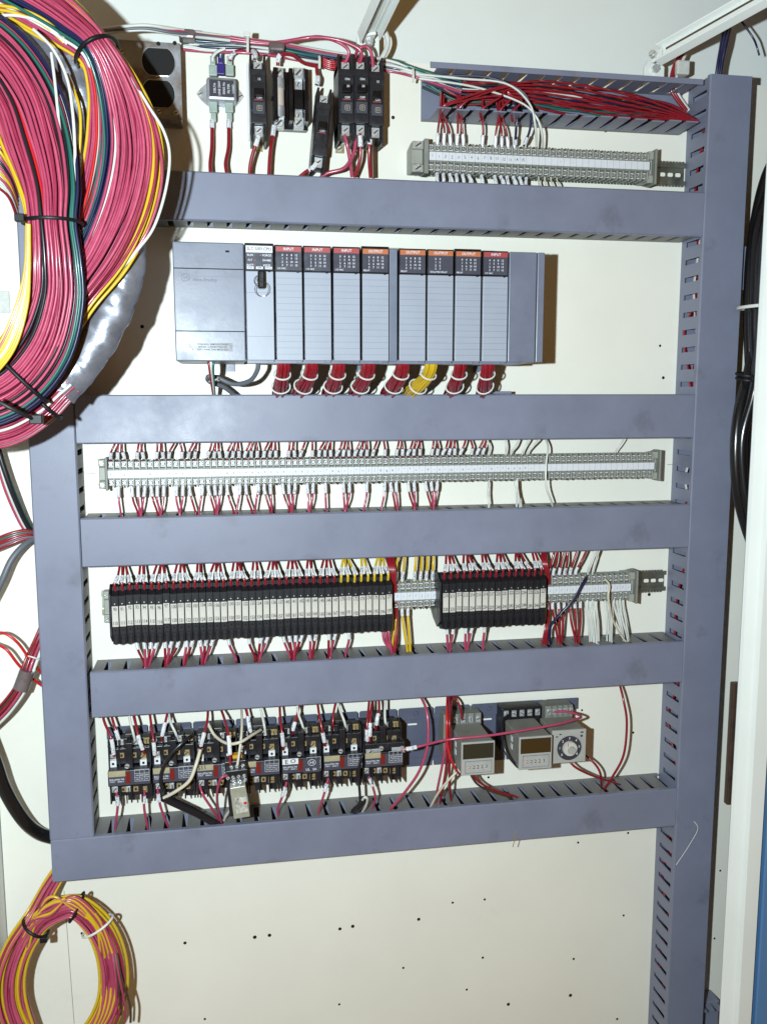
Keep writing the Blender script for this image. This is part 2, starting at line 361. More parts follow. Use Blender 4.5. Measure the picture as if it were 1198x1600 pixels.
# ------------------------------------------------------------------ DIN rails, terminal rows
def din_rail(x0, x1, zc, label, holes=()):
    b = B(); t = thing('din_rail', label, 'din rail', ((x0 + x1) / 2, 0, zc))
    b.box(x0, x1, zc - .0105, zc + .0105, .0003, .0022); 
    for s in (-1, 1):
        b.box(x0, x1, zc + s * .0105 - .0008, zc + s * .0105 + .0008, .0022, .0075); b.box(x0, x1, zc + s * .0105, zc + s * .0165, .0062, .0078)
    b.obj('rail', ['rail'], t)
    for hx in holes:
        pl = [(hx - .0028, zc - .0028), (hx + .0028, zc - .0028), (hx + .0042, zc - .0016), (hx + .0042, zc + .0016), (hx + .0028, zc + .0028), (hx - .0028, zc + .0028), (hx - .0042, zc + .0016), (hx - .0042, zc - .0016)]
        B().prism(pl, .0021, .0026).obj('slot', ['panel'], t)
    nt_ = int((x1 - x0) / .0052)
    for s in (-1, 1):
        tb = B()
        for k in range(nt_): tb.box(x0 + .0006 + k * .0052, x0 + .0036 + k * .0052, zc + s * .0165, zc + s * .0185, .0063, .0077)
        tb.obj('toothed_edge', ['rail'], t)
    return t
def grey_block_mesh(pitch, half, hf, name='terminal_block'):
    """stepped grey screw terminal: thin partition plus narrower body; origin at the panel, block centre"""
    b = B(); w = pitch
    prof = [(.006, -half * .8), (.006, half * .8), (.022, half * .86), (.030, half), (hf * .80, half), (hf * .86, half * .92), (hf * .86, half * .45), (hf, half * .40), (hf, -half * .40), (hf * .86, -half * .45), (hf * .86, -half * .92), (hf * .80, -half), (.030, -half), (.022, -half * .86)]
    body = [(h, z * (.93 if abs(z) > half * .5 else 1)) for h, z in prof]
    b.xprism(body, -w / 2 + .0002, w / 2 - w * .24, 1)
    par = [(.006, -half * .84), (.006, half * .84), (.028, half * 1.04), (hf * .90, half * 1.06), (hf * .965, half * .9), (hf * .965, half * .42), (hf * .965, -half * .42), (hf * .965, -half * .9), (hf * .90, -half * 1.06), (.028, -half * 1.04)]
    b.xprism(par, w / 2 - w * .24, w / 2 - .0003, 0)
    for s in (-1, 1):
        zc = s * half * .68; xc = -w * .12
        b.box(xc - w * .30, xc + w * .30, zc - half * .2, zc + half * .2, hf * .861, hf * .864, 4)
        b.cyl((xc, -hf * .864, zc), (0, -1, 0), w * .33, .0006, 10, 3); b.screw(xc, zc, hf * .864 + .0006, w * .25, 2, 3, U(0, 3), .0012)
        b.cyl((xc, -hf * .5, s * half * .925), (0, 0, s), w * .26, half * .02, 8, 4)
    return b.mesh(name, ['term', 'termd', 'screw', 'ink', 'white'], smooth=35)
def grey_row(x0, pitch, N, zc, half, hf, label, group):
    meshes = [grey_block_mesh(pitch, half, hf) for _ in range(4)]; out = []
    for k in range(N):
        o = bpy.data.objects.new('terminal_block', random.choice(meshes)); COL.objects.link(o)
        o.location = (x0 + (k + .5) * pitch, U(-.0004, .0004), zc + U(-.0004, .0004)); ORG[o.name] = Vector(o.location)
        tag(o, label, 'terminal block', group); out.append(o.location.x)
    return out
def marker_strip(x0, x1, zc, hf, hh, label, marks, pitch, msize=.0045, mi='inkg'):
    o = tag(B().box(x0, x1, zc - hh, zc + hh, hf + .0003, hf + .0013).obj('marker_strip', ['strip']), label, 'marker strip')
    tb = B()
    for k, s in marks: put_text(tb, s, x0 + (k + .45) * pitch, zc + U(-.0006, .0006), hf + .00155, msize * U(.85, 1.1), 0, .9, U(-.3, .3))
    if marks: tb.obj('handwriting', [mi], o)
    lb = B(); k = 1
    while x0 + k * pitch < x1 - .002:
        lb.box(x0 + k * pitch - .0001, x0 + k * pitch + .0001, zc - hh, zc + hh, hf + .0012, hf + .00145); k += 1
    lb.obj('score_lines', ['inkg'], o)
    return o
def end_clamp(x0, x1, zc, half, hf, label, screws=True, flip=1):
    t = thing('end_clamp', label, 'end clamp', ((x0 + x1) / 2, 0, zc))
    B().xprism([(.0, -half * .8), (.0, half * .8), (hf * .55, half), (hf * .9, half), (hf * .9, half * .5), (hf * .8, half * .45), (hf * .8, -half * .45), (hf * .9, -half * .5), (hf * .9, -half), (hf * .55, -half)], x0, x1 - (x1 - x0) * .3).obj('clamp_body', ['term'], t, bevel=.0012)
    B().xprism([(.0, -half * .8), (.0, half * .8), (hf * .5, half * 1.12), (hf, half * 1.12), (hf, -half * 1.12), (hf * .5, -half * 1.12)], x1 - (x1 - x0) * .3 + .0003, x1).obj('end_plate', ['termd'], t, bevel=.001)
    if screws:
        for s in (-1, 1): B().screw(x0 + (x1 - x0) * .36, zc * 0 + s * half * .74, hf * .905, (x1 - x0) * .24, 0, 1, .6).obj('screw', ['screw', 'ink'], t, smooth=40)
    for ch in t.children:
        ch.location = (0, 0, 0)
    return t
def shift_clamp(t, zc):
    # parts were modelled round z = 0; move them to the rail height
    for ch in t.children:
        me = ch.data
        if ch.name.startswith(('clamp_body', 'end_plate', 'screw')):
            for v in me.vertices: v.co.z += zc
    return t
# row 1 (upper right, short)
r1z = .332; r1p = .00945; r1x = P(671, 238, .048).x; N1 = 35
din_rail(P(645, 240, 0).x, XE, r1z, 'zinc slotted rail under the short grey terminal row, its bare end beside the tall duct', [P(x, 263, 0).x for x in (1034, 1046, 1058)])
X1 = grey_row(r1x, r1p, N1, r1z, .0195, .046, 'grey screw terminal block in the short row under the coverless duct', 'terminal blocks of the short upper row')
marker_strip(r1x, r1x + N1 * r1p, r1z, .046, .0056, 'white marker strip with pen numbers along the short upper terminal row', list(enumerate('1 1 2 2 3 5 4 6 7 8 11 12 13 14 15'.split())) + [(20, '-'), (22, '-')], r1p, .0058)
shift_clamp(end_clamp(P(645, 240, .045).x, r1x - .0004, r1z, .021, .046, 'grey end clamp with two screws holding the short upper terminal row'), r1z)
shift_clamp(end_clamp(r1x + N1 * r1p + .0003, r1x + N1 * r1p + .013, r1z, .0225, .046, 'grey end clamp by the bare rail of the short upper terminal row', False), r1z)
# row 2 (long)
r2z = -.1095; r2p = .0088; r2x = P(168.5, 737, .046).x; N2 = 92
din_rail(P(150, 740, 0).x, r2x + N2 * r2p + .012, r2z, 'zinc rail hidden under the long grey terminal row')
X2 = grey_row(r2x, r2p, N2, r2z, .0188, .046, 'grey screw terminal block in the long row between two ducts', 'terminal blocks of the long row')
marks2 = [(k, random.choice(['-', '~', '/', 'v', '"', 'u', 's'])) for k in range(0, 70)]
marker_strip(r2x, r2x + N2 * r2p, r2z, .046, .0052, 'white marker strip with pencilled marks along the long terminal row', marks2, r2p, .006)
shift_clamp(end_clamp(P(153, 740, .045).x, r2x - .0004, r2z, .0205, .046, 'grey end clamp with two screws at the wired end of the long terminal row'), r2z)
shift_clamp(end_clamp(r2x + N2 * r2p + .0003, r2x + N2 * r2p + .0125, r2z, .0215, .046, 'grey end clamp at the unwired end of the long terminal row', False), r2z)
# row 3: fuse blocks and grey terminals
r3z = -.300
din_rail(P(160, 945, 0).x, XE - .004, r3z, 'zinc slotted rail carrying the black fuse blocks, bare end beside the tall duct', [P(x, 912, 0).x for x in (1008, 1019, 1031)])
FH = .072
def fuse_block(x, pitch, top, bot, zc, i):
    w = pitch - .0006
    o = bpy.data.objects.new('fuse_block', FM[i % 3]); COL.objects.link(o); o.location = (x, U(-.0006, .0006), zc + U(-.0008, .0008)); ORG[o.name] = Vector((x, 0, zc))
    tag(o, 'black fuse terminal block marked %s over %s' % (top, bot), 'fuse block', 'black numbered fuse blocks')
    s = bpy.data.objects.new('label_strip', FL); COL.objects.link(s); s.parent = o
    tb = B(); put_text(tb, top, U(-.0004, .0004), .0062 + U(-.0006, .0006), FH + .0012, .0072, 0, .66, U(-.1, .1)); put_text(tb, bot, U(-.0004, .0004), -.0138 + U(-.0006, .0006), FH + .0012, .0072, 0, .66, U(-.1, .1))
    m = bpy.data.objects.new('number', tb.mesh('number', ['ink'])); COL.objects.link(m); m.parent = o
    return o
FP = (P(613, 945, FH).x - P(174, 952, FH).x) / 40
FM = []
for _ in range(3):
    b = B(); w = FP - .0007
    # profile (h,z): foot on the rail, raised fuse lever in front, sloping ends
    b.xprism([(.008, -.022), (.008, .022), (.022, .026), (.030, .032), (.050, .0365), (.058, .0350), (.060, .0300), (FH, .0245), (FH, -.031), (FH - .003, -.0445), (.055, -.0475), (.040, -.044), (.030, -.036), (.020, -.030)], -w / 2, w / 2, 0)
    b.box(-w * .30, w * .30, .0115, .0235, FH, FH + .0008, 0); b.box(-w * .34, w * .34, -.0295, -.0195, FH, FH + .0012, 0); b.box(-w * .22, w * .22, -.0445, -.031, FH - .001, FH + .0004, 0)
    b.cyl((0, -FH - .001, .0140), (0, -1, 0), .0008, .0007, 6, 1); b.cyl((0, -FH - .0005, -.036), (0, -1, 0), .0011, .0008, 8, 2); b.cyl((0, -FH - .0012, -.0235), (0, -1, 0), .0012, .0006, 8, 3)
    b.cyl((0, -.045, .0352), (0, 0, 1), w * .3, .0012, 8, 2)
    FM.append(b.mesh('fuse_block', ['fblack', 'screw', 'void', 'blackg'], smooth=30))
FL = B().box(-FP / 2 + .0008, FP / 2 - .0008, -.0185, .0105, FH + .0002, FH + .0010).mesh('label_strip', ['paper'])
tops = [str(b0 + k) for b0 in (90, 100, 130, 140, 170) for k in range(8)]; bots = [str(b0 + k) for b0 in (110, 120, 150, 160, 190) for k in range(8)]
f1x = P(174, 952, FH).x; XF1 = [f1x + (k + .5) * FP for k in range(40)]
for k in range(40): fuse_block(XF1[k], FP, tops[k], bots[k], r3z, k)
f2x = P(691, 940, FH).x; FP2 = (P(853, 935, FH).x - f2x) / 16; XF2 = [f2x + (k + .5) * FP2 for k in range(16)]
tops2 = [str(b0 + k) for b0 in (210, 220) for k in range(8)]; bots2 = [str(b0 + k) for b0 in (230, 240) for k in range(8)]
for k in range(16): fuse_block(XF2[k], FP2, tops2[k], bots2[k], r3z - .001, k)
# side cover of the first and second fuse groups
for xx, lab in ((f1x - .003, 'black end cover closing the longer fuse block group'), (f2x - .0042, 'black end cover closing the shorter fuse block group')):
    tag(B().xprism([(.006, r3z - .024), (.006, r3z + .024), (.03, r3z + .033), (.055, r3z + .0375), (FH + .001, r3z + .026), (FH + .001, r3z - .033), (.055, r3z - .0455), (.03, r3z - .038)], xx, xx + .0026).obj('end_cover', ['black']), lab, 'end cover')
tag_e = shift_clamp(end_clamp(P(161, 945, .04).x, f1x - .0035, r3z, .023, .040, 'metal end clamp with two screws beside the longer black fuse block group'), r3z)
g1x = P(616.5, 930, .048).x; g1e = P(683.5, 930, .048).x; g1p = (g1e - g1x) / 7
XG1 = grey_row(g1x, g1p, 7, r3z + .001, .0205, .046, 'grey screw terminal block between the two black fuse block groups', 'terminal blocks between the fuse groups')
marker_strip(g1x, g1e, r3z + .001, .046, .0058, 'white marker strip on the grey blocks between the fuse groups', [(k, '/') for k in range(7)], g1p, .006)
g2x = P(856, 920, .048).x; g2e = P(986, 917, .048).x; g2p = (g2e - g2x) / 15
XG2 = grey_row(g2x, g2p, 15, r3z + .001, .0205, .046, 'grey screw terminal block on the far side of the shorter fuse group', 'terminal blocks beside the shorter fuse group')
marker_strip(g2x, g2e, r3z + .001, .046, .0058, 'white marker strip on the grey blocks beside the shorter fuse group', [(k, '/') for k in range(15)], g2p, .006)
shift_clamp(end_clamp(g2e + .0003, g2e + .0125, r3z, .0235, .047, 'grey end clamp closing the row of the black fuse blocks', False), r3z)

# ------------------------------------------------------------------ wires of the terminal rows
def slot_near(x, phase): return phase + round((x - phase) / PITCH) * PITCH
def row_wire(xs, zw, zin, xb, zt, ht, col, label, group, sl=(.55, .93), r=.0016, bow=.004, hs=.036, rs=.0026, sprd=.25, e0f=.16):
    """xs: slot x, zw: height of the duct wall, zin: inside the duct, (xb, zt, ht): terminal mouth"""
    sgn = 1 if zw > zt else -1
    gap = abs(zw - zt)
    xs2 = xs + (xb - xs) * sprd
    a = Vector((xs2 + U(-.0015, .0015), -hs + U(-.006, .006), zin)); b_ = Vector((xs2 + U(-.0010, .0010), -hs - .001 + U(-.003, .003), zw))
    m = Vector((xs2 + (xb - xs2) * .62 + U(-.0012, .0012), -(hs + ht) / 2 - bow * U(.4, 1.2), zt + sgn * gap * .52))
    e0 = Vector((xb + U(-.0005, .0005), -ht - .001, zt + sgn * gap * e0f)); e1 = Vector((xb, -ht + .001, zt - sgn * .002))
    return wire([a, b_, m, e0, e1], col, label, group, r, [sl] if sl else [], 5, 6, rs)
ph3 = ph(190, 700) % PITCH; ph4 = ph(190, 800) % PITCH; ph5 = ph(199, 1035) % PITCH
hT = .034
# long row, top
LB = 'red wire with white marker sleeve dropping into the long grey terminal row'; G = 'wires above the long terminal row'
skip_t = {3, 6, 10, 14, 27, 31, 43, 45, 51, 58}
for k in range(0, 62):
    if k in skip_t: continue
    xs = slot_near(X2[(k // 3) * 3 + 1], ph4 + .004)
    row_wire(xs, z3b, z3b + .012, X2[k] - .001, r2z + .0195, hT, 'red', LB, G, (.54, .86), sprd=.5)
for k in (62, 65, 66):
    row_wire(slot_near(X2[k], ph4) + .004, z3b, z3b + .012, X2[k] - .001, r2z + .0195, hT, 'wwhite', 'white wire dropping into the long grey terminal row', 'white wires above the long terminal row', None)
for k, off in ((68, .012), (69, .020), (85, .016)):
    row_wire(X2[k] + off, z3b, z3b + .012, X2[k] - .001, r2z + .0195, hT, 'wwhite', 'white wire dropping into the long grey terminal row', 'white wires above the long terminal row', None, r=.0014 if k < 80 else .0009)
# long row, bottom
LB = 'red wire with white marker sleeve rising into the long grey terminal row from below'; G = 'wires below the long terminal row'
skip_b = {2, 9, 13, 19, 22, 26, 30, 33, 35, 36, 39, 40, 42, 43, 47, 50}
for k in range(1, 54):
    if k in skip_b: continue
    xs = slot_near(X2[(k // 3) * 3 + 1] + .004, ph4)
    row_wire(xs, z4t, z4t - .016, X2[k] - .001, r2z - .0195, hT, 'pink' if k % 3 else 'red', LB, G, (.58, .93))
row_wire(X2[62] - .002, z4t, z4t - .016, X2[62], r2z - .0195, hT, 'wwhite', 'white wire leaving the long terminal row downwards', 'white wires below the long terminal row', None, r=.0018)
for dx in (0, .003, .006): row_wire(slot_near(X2[68], ph4) + dx, z4t, z4t - .016, X2[66] + .004 + dx * .6, r2z - .0195, hT + .006, 'wwhite', 'white wire leaving the long terminal row downwards', 'white wires below the long terminal row', None, r=.0016)
wire([P(852, 685, .03), P(856, 700, .045), P(853, 725, .056), P(853, 760, .058), P(862, 786, .046), P(864, 800, .03)], 'wwhite', 'white wire crossing in front of the long terminal row from duct to duct', None, .0016)
# short row, top and bottom
LB = 'red wire with white marker sleeve hanging from the coverless duct into the short terminal row'; G = 'wires above the short terminal row'
d1z = .389
for k, xs, col in ((1, 690, 'red'), (2, 690, 'red'), (3, 690, 'red'), (4, 717, 'red'), (5, 718, 'red'), (8, 752, 'red'), (10, 780, 'red'), (11, 781, 'red'), (12, 782, 'red'), (13, 806, 'red')):
    row_wire(P(xs, 175, .04).x, d1z + .001, d1z + .03, X1[k], r1z + .0205, hT, col, LB, G, (.62, .93), r=.0016)
for k, pts, col, lab in ((14, [(800, 150, .055), (808, 175, .055), (806, 200, .05), (805, 225, .036)], 'navy', 'navy blue wire dropping from the coverless duct into the short terminal row'),
                         (15, [(690, 118, .045), (760, 120, .055), (812, 140, .062), (828, 165, .062), (828, 200, .055), (818, 228, .036)], 'navy', 'dark blue wire arching over the edge of the coverless duct'),
                         (17, [(650, 115, .045), (720, 122, .055), (790, 130, .062), (826, 160, .064), (836, 195, .06), (838, 232, .036)], 'wwhite', 'white wire arching over the edge of the coverless duct'),
                         (18, [(655, 122, .04), (740, 135, .055), (810, 158, .062), (836, 180, .062), (846, 205, .058), (848, 235, .036)], 'wwhite', 'second white wire arching over the coverless duct edge, ending one block further')):
    wire(pts, col, lab, None, .0017, [(.86, .98)] if col == 'navy' else [])
LB = 'red wire with white marker sleeve below the short terminal row'; G = 'wires below the short terminal row'
for k in (1, 2, 3, 4, 5, 6, 8, 10, 11, 12, 13, 14):
    xs = X1[k] + U(-.001, .007)
    row_wire(xs, z2t, z2t - .012, X1[k], r1z - .0205, hT, 'red', LB, G, (.35, .9), r=.0016)
row_wire(X1[15] - .002, z2t, z2t - .012, X1[15], r1z - .0205, hT, 'navy', 'navy wire with white sleeve below the short terminal row', None, (.4, .85))
for k in (17, 18, 19, 20): row_wire(X1[k] + .004, z2t, z2t - .012, X1[k], r1z - .0205, hT, 'cream', 'cream wire running down from the short terminal row into the duct', 'cream wires below the short terminal row', None, r=.0013)
# fuse row, top
LB = 'red wire with white marker sleeve entering the top of a black fuse block'; G = 'wires above the fuse blocks'
for k in range(40):
    ye = k >= 32
    xs = slot_near(XF1[k] + .002, ph5)
    row_wire(xs, z4b, z4b + .012, XF1[k], r3z + .0300, .0615, 'yellow' if ye else 'red', 'yellow wire with white marker sleeve entering the top of a black fuse block' if ye else LB, 'yellow wires above the fuse blocks' if ye else G, (.48, .76), r=.0018, sprd=.32, e0f=.30)
for k in range(16):
    xs = slot_near(XF2[k] + .001, ph5); row_wire(xs, z4b, z4b + .012, XF2[k], r3z + .0295, .0615, 'red', LB, G, (.48, .76), r=.0018, sprd=.32, e0f=.30)
for k in (0, 1, 3, 4, 5, 6):
    row_wire(XG1[k] + (.004 if k < 2 else .002), z4b, z4b + .012, XG1[k], r3z + .0215, hT, 'yellow', 'yellow wire with white sleeve entering the grey blocks between the fuse groups', 'yellow wires between the fuse groups', (.62, .92), r=.0020)
for dx in (0, .003, .006, .009):
    wire([P(604, 860, .03) + Vector((dx, 0, 0)), P(607, 885, .05) + Vector((dx, 0, 0)), P(612, 910, .05) + Vector((dx * .6, 0, 0)), P(617, 960, .036) + Vector((dx * .3, 0, 0)), P(616, 1010, .04) + Vector((dx * .3, 0, 0)), P(610, 1040, .035)], 'red', 'red wire passing down beside the last block of the longer fuse group', 'red wires passing beside the longer fuse group', .0018)
for k in range(4): wire([P(846 + k * 2, 858, .03), P(848 + k * 2, 880, .05), P(855 + k, 905, .045), P(856 + k * .6, 950, .03), P(851 + k * 1.2, 985, .04), P(846 + k * 2, 1010, .035)], 'red', 'red wire passing down beside the last block of the shorter fuse group', 'red wires passing beside the shorter fuse group', .0018)
LB = 'red wire with white sleeve entering the grey blocks beside the shorter fuse group'; G = 'red wires at the grey blocks beside the shorter fuse group'
for k, xs in ((0, 868), (1, 869), (2, 882), (3, 884), (4, 902), (5, 922)): row_wire(P(xs, 860, .03).x, z4b, z4b + .012, XG2[k], r3z + .0215, hT, 'red', LB, G, (.66, .92), r=.0019)
for k, xs in ((7, 930), (8, 931), (8, 938)): row_wire(P(xs, 860, .03).x, z4b, z4b + .012, XG2[k] + U(-.002, .002), r3z + .0215, hT, 'wwhite', 'white wire entering the grey blocks beside the shorter fuse group from above', 'white wires above the grey blocks', None, r=.0014)
# fuse row, bottom
LB = 'red wire with white sleeve leaving the underside of a black fuse block'; G = 'wires below the fuse blocks'
for grp in ((2, 3), (4, 5), (6, 7, 8), (9, 10), (12, 13), (15,), (18,), (20, 21), (23,), (24, 25, 26), (27, 28), (30, 31), (33,), (11,)):
    for k in grp:
        row_wire(slot_near(XF1[grp[0]] + .006, ph5), z5t, z5t - .018, XF1[k] + .004, r3z - .043, .040, 'pink' if k % 2 else 'red', LB, G, (.55, .92), r=.0020)
for grp in ((1, 2), (4, 5), (7,)):
    for k in grp: row_wire(slot_near(XF2[grp[0]] + .004, ph5), z5t, z5t - .018, XF2[k], r3z - .043, .040, 'pink', LB, G, (.55, .92), r=.0020)
for k, dx in ((0, -.012), (1, .006), (2, -.001)):
    row_wire(XG1[k] + dx + .004, z5t, z5t - .02, XG1[k], r3z - .0215, hT, 'yellow', 'yellow wire with white sleeve running down from the grey blocks between the fuse groups', 'yellow wires below the grey blocks', (.74, .96), r=.0021)
for dx in (-.006, -.002, .002): wire([P(604, 975, .04) + Vector((dx, 0, 0)), P(606, 1000, .045) + Vector((dx, 0, 0)), P(612, 1020, .044), P(611, 1040, .03)], 'pink', 'red wire dropping from the last fuse block of the longer group', 'red wires at the end of the longer fuse group', .0020)
for k, xs in ((0, 855), (1, 876), (2, 877), (3, 878), (4, 902), (5, 903), (6, 905)):
    row_wire(P(xs, 1000, .04).x, z5t, z5t - .018, XG2[k], r3z - .0215, hT, 'red', 'red wire with white sleeve running down from the grey blocks beside the shorter fuse group', 'red wires below the grey blocks', (.74, .96), r=.0019)
for j in range(15):
    k = 7 + j * .28 if j < 8 else 10.5 + (j - 8) * .55; xs = (925, 928, 930, 932, 935, 936, 938, 940, 952, 955, 958, 979, 981, 984, 986)[j]
    i0 = min(14, int(k)); row_wire(P(xs, 998, .04).x, z5t, z5t - .018, XG2[i0] + (k - int(k)) * g2p, r3z - .0215, hT, 'wwhite', 'white wire fanning down from the grey blocks beside the shorter fuse group', 'white wires below the grey blocks', None, r=.0015)
wire([P(945, 905, .05), P(952, 915, .06), P(950, 935, .062), P(958, 970, .05), P(975, 1000, .045), P(988, 1008, .04)], 'cream', 'cream wire looping in front of the grey blocks down to the duct', None, .0017)
wire([P(917, 900, .04), P(912, 909, .056), P(895, 938, .062), P(870, 965, .058), P(858, 985, .05), P(862, 1015, .036)], 'navy', 'dark blue jumper wire crossing in front of the grey blocks beside the shorter fuse group', None, .0022)

# ------------------------------------------------------------------ programmable controller
PH = .15
plc = thing('programmable_controller', 'grey rack of a programmable controller with ten slots and printed module headers', 'controller', (.38, 0, .04))
x0, x1, zt, zb = .139, .626, .1897, .0425
ZO = 0.  # the top edge is level
B().box(x0 + .002, x1 - .002, zb + .004, zt - .004, .006, PH - .030).obj('chassis', ['plc_dark'], plc, bevel=.001)
for tx in (.20, .392, .57): B().box(tx, tx + .014, zb - .010, zb + .004, .002, .006).obj('mounting_tab', ['plc_dark'], plc)
def px_x(x, y=470): return P(x, y, PH).x
# power supply
pw = B().box(x0, px_x(382.5), zb, zt, .02, PH).obj('power_supply', ['plc_dark'], plc, bevel=.0015)
xa, xb = x0, px_x(382.5)
for yy in (419, 517): B().box(xa + .001, xb - .001, P(300, yy, PH).z - .0006, P(300, yy, PH).z + .0006, PH, PH + .0005).obj('seam', ['void'], pw)
B().box(P(352, 391, PH).x, P(358, 391, PH).x, P(355, 394, PH).z, P(355, 391, PH).z, PH, PH + .0006).obj('indicator', ['void'], pw)
t_ = B(); cx, cz = P(289.5, 433, PH).x, P(289.5, 433, PH).z
t_.tube([(cx + .0052 * math.cos(a * .3927), -PH - .0004, cz + .0046 * math.sin(a * .3927)) for a in range(16)], .0003, 4, 0, True)
put_text(t_, 'A·B', cx, cz, PH + .0006, .0045, 0, .8); q = P(320, 437, PH); put_text(t_, 'Allen-Bradley', q.x, q.z, PH + .0006, .0058, 0, .95)
q = P(305, 432, PH); t_.box(q.x - .004, q.x + .052, q.z + .0006, q.z + .001, PH, PH + .0004)
t_.obj('raised_logo', ['inkg'], pw)
q = P(326, 542, PH); wl = B().box(q.x - .030, q.x + .030, q.z - .0055, q.z + .0055, PH, PH + .0005).obj('warning_label', ['plc_win'], pw)
t_ = B(); t_.tube([(q.x - .0285, -PH - .0009, q.z - .004), (q.x - .0195, -PH - .0009, q.z - .004), (q.x - .024, -PH - .0009, q.z + .0042)], .0004, 4, 0, True)
put_text(t_, '!', q.x - .024, q.z - .001, PH + .0009, .005)
for k, s in enumerate(('WARNING: REMOVE POWER', 'BEFORE CONNECTING OR', 'DISCONNECTING MODULES')): put_text(t_, s, q.x + .005, q.z + .0033 - k * .0033, PH + .0009, .0031, 0, .95)
t_.obj('lettering', ['ink'], wl)
# modules: (px left, px right, kind, texts)
MODS = [(384, 428.5, 'cpu', None), (430.5, 473, 'in', '115 VAC'), (475, 518, 'in', '115 VAC'), (520.5, 563, 'in', '115 VAC'), (565.5, 608, 'out', 'RELAY'),
        (623.5, 665.5, 'out', 'RELAY'), (667.5, 708.5, 'iso', 'ISOLATED RELAY'), (710.5, 751.5, 'out', 'RELAY'), (753.5, 793.5, 'in', '115 VAC')]
hz0 = zt - .0015; hz1 = zt - .0335
for i, (a, b_, kd, sub) in enumerate(MODS):
    xa, xb = px_x(a), px_x(b_)
    md_ = B().box(xa, xb, zb + .0045, zt - .0005 + (.0015 if i in (4, 7, 0) else 0), .03, PH - .0035).obj('module', ['blackg'], plc)
    md_['label'] = {'cpu': 'processor module with white header and key switch', 'in': 'input module with red header', 'out': 'relay output module with orange header', 'iso': 'isolated relay output module with orange header'}[kd]
    wn = B().box(xa + .0012, xb - .0012, hz1 + .0015, hz0 - .001, PH - .003, PH - .001).obj('status_window', ['plc_win'], md_)
    hd = B().box(xa + .0013, xb - .0013, hz0 - (.0095 if kd == 'cpu' else .0075), hz0 - .0012, PH - .0012, PH - .0002).obj('header', [{'cpu': 'strip', 'in': 'hred'}.get(kd, 'horange')], md_)
    xc = (xa + xb) / 2; t_ = B(); ti = B()
    if kd == 'cpu':
        put_text(ti, 'SLC 5/03 CPU', xc, hz0 - .0052, PH + .0002, .0053, 0, .98)
        for k, (l, r_) in enumerate((('RUN', 'FORCE'), ('FLT', 'DH485'), ('BATT', 'RS232'))):
            zz = hz0 - .0128 - k * .0062; put_text(t_, l, xa + .0065, zz, PH - .0006, .0036); put_text(t_, r_, xb - .0085, zz, PH - .0006, .0036)
        for k, s in enumerate(('RUN', 'REM', 'PROG')):
            c = xa + .0065 + k * .0115; t_.box(c - .0043, c + .0043, hz1 + .0022, hz1 + .0052, PH - .0012, PH - .0004); put_text(ti, s, c, hz1 + .0037, PH - .0001, .0026)
        for k in range(3):
            zz = hz0 - .0128 - k * .0062
            B().box(xa + .0115, xa + .0130, zz - .0006, zz + .0006, PH - .0012, PH - .0004).obj('lamp', ['hred' if k else 'green'], md_)
            B().box(xb - .0170, xb - .0155, zz - .0006, zz + .0006, PH - .0012, PH - .0004).obj('lamp', ['green' if k else 'horange'], md_)
        ti.obj('lettering', ['ink'], md_)
    else:
        put_text(t_, 'INPUT' if kd == 'in' else 'OUTPUT', xc, hz0 - .0044, PH + .0003, .0047)
        rows = 4; cols = 2 if kd == 'iso' else 4
        for c in range(cols):
            for r_ in range(rows): put_text(t_, str(c * 4 + r_), xa + (.0095 if cols == 4 else .011) + c * .0058, hz0 - .0118 - r_ * .0042, PH - .0006, .0036)
        put_text(t_, sub, xa + .0015 + .00098 * len(sub), hz1 + .0036, PH - .0006, .0030)
    t_.obj('lettering', ['print'], md_)
    # door
    dz1 = hz1 - .0005; dz0 = zb + .0015
    dd = B().box(xa + .0006, xb - .0006, dz0, dz1, PH - .005, PH + .0004).obj('door', ['plc_light'], md_, bevel=.0008)
    if kd == 'cpu':
        for f_ in (.24, .73): B().box(xa + .001, xb - .001, dz1 + (dz0 - dz1) * f_ - .0003, dz1 + (dz0 - dz1) * f_ + .0003, PH + .0003, PH + .0006).obj('seam', ['plc_line'], md_)
    else:
        g = B()
        for k in range(1, 14):
            zz = dz1 + (dz0 - dz1) * k / 14; g.box(xa + .001, xb - .001, zz - .00022, zz + .00022, PH + .0003, PH + .0006)
        g.obj('ruled_lines', ['plc_line'], md_)
    B().box(xb - .009, xb - .0015, dz0 - .0022, dz0 - .0002, PH - .012, PH - .001).obj('door_hinge', ['plc_dark'], md_)
    B().box(xb - .0075, xb - .0045, dz1 - .0012, dz1 + .0006, PH - .002, PH + .001).obj('latch', ['blackg'], md_)
for a, b_, nm in ((609.5, 622, 'rack_divider'), (795.5, 838, 'blank_slot_cover'), (839.5, 850.5, 'rack_end')):
    o = B().box(px_x(a), px_x(b_), zb + .001, zt - .001, .02, PH - .002 if nm != 'rack_divider' else PH - .006).obj(nm, ['plc_dark'], plc, bevel=.001)
B().box(x0 + .09, x1 - .03, zb - .002, zb + .003, PH - .05, PH - .008).obj('lower_lip', ['plc_dark'], plc)
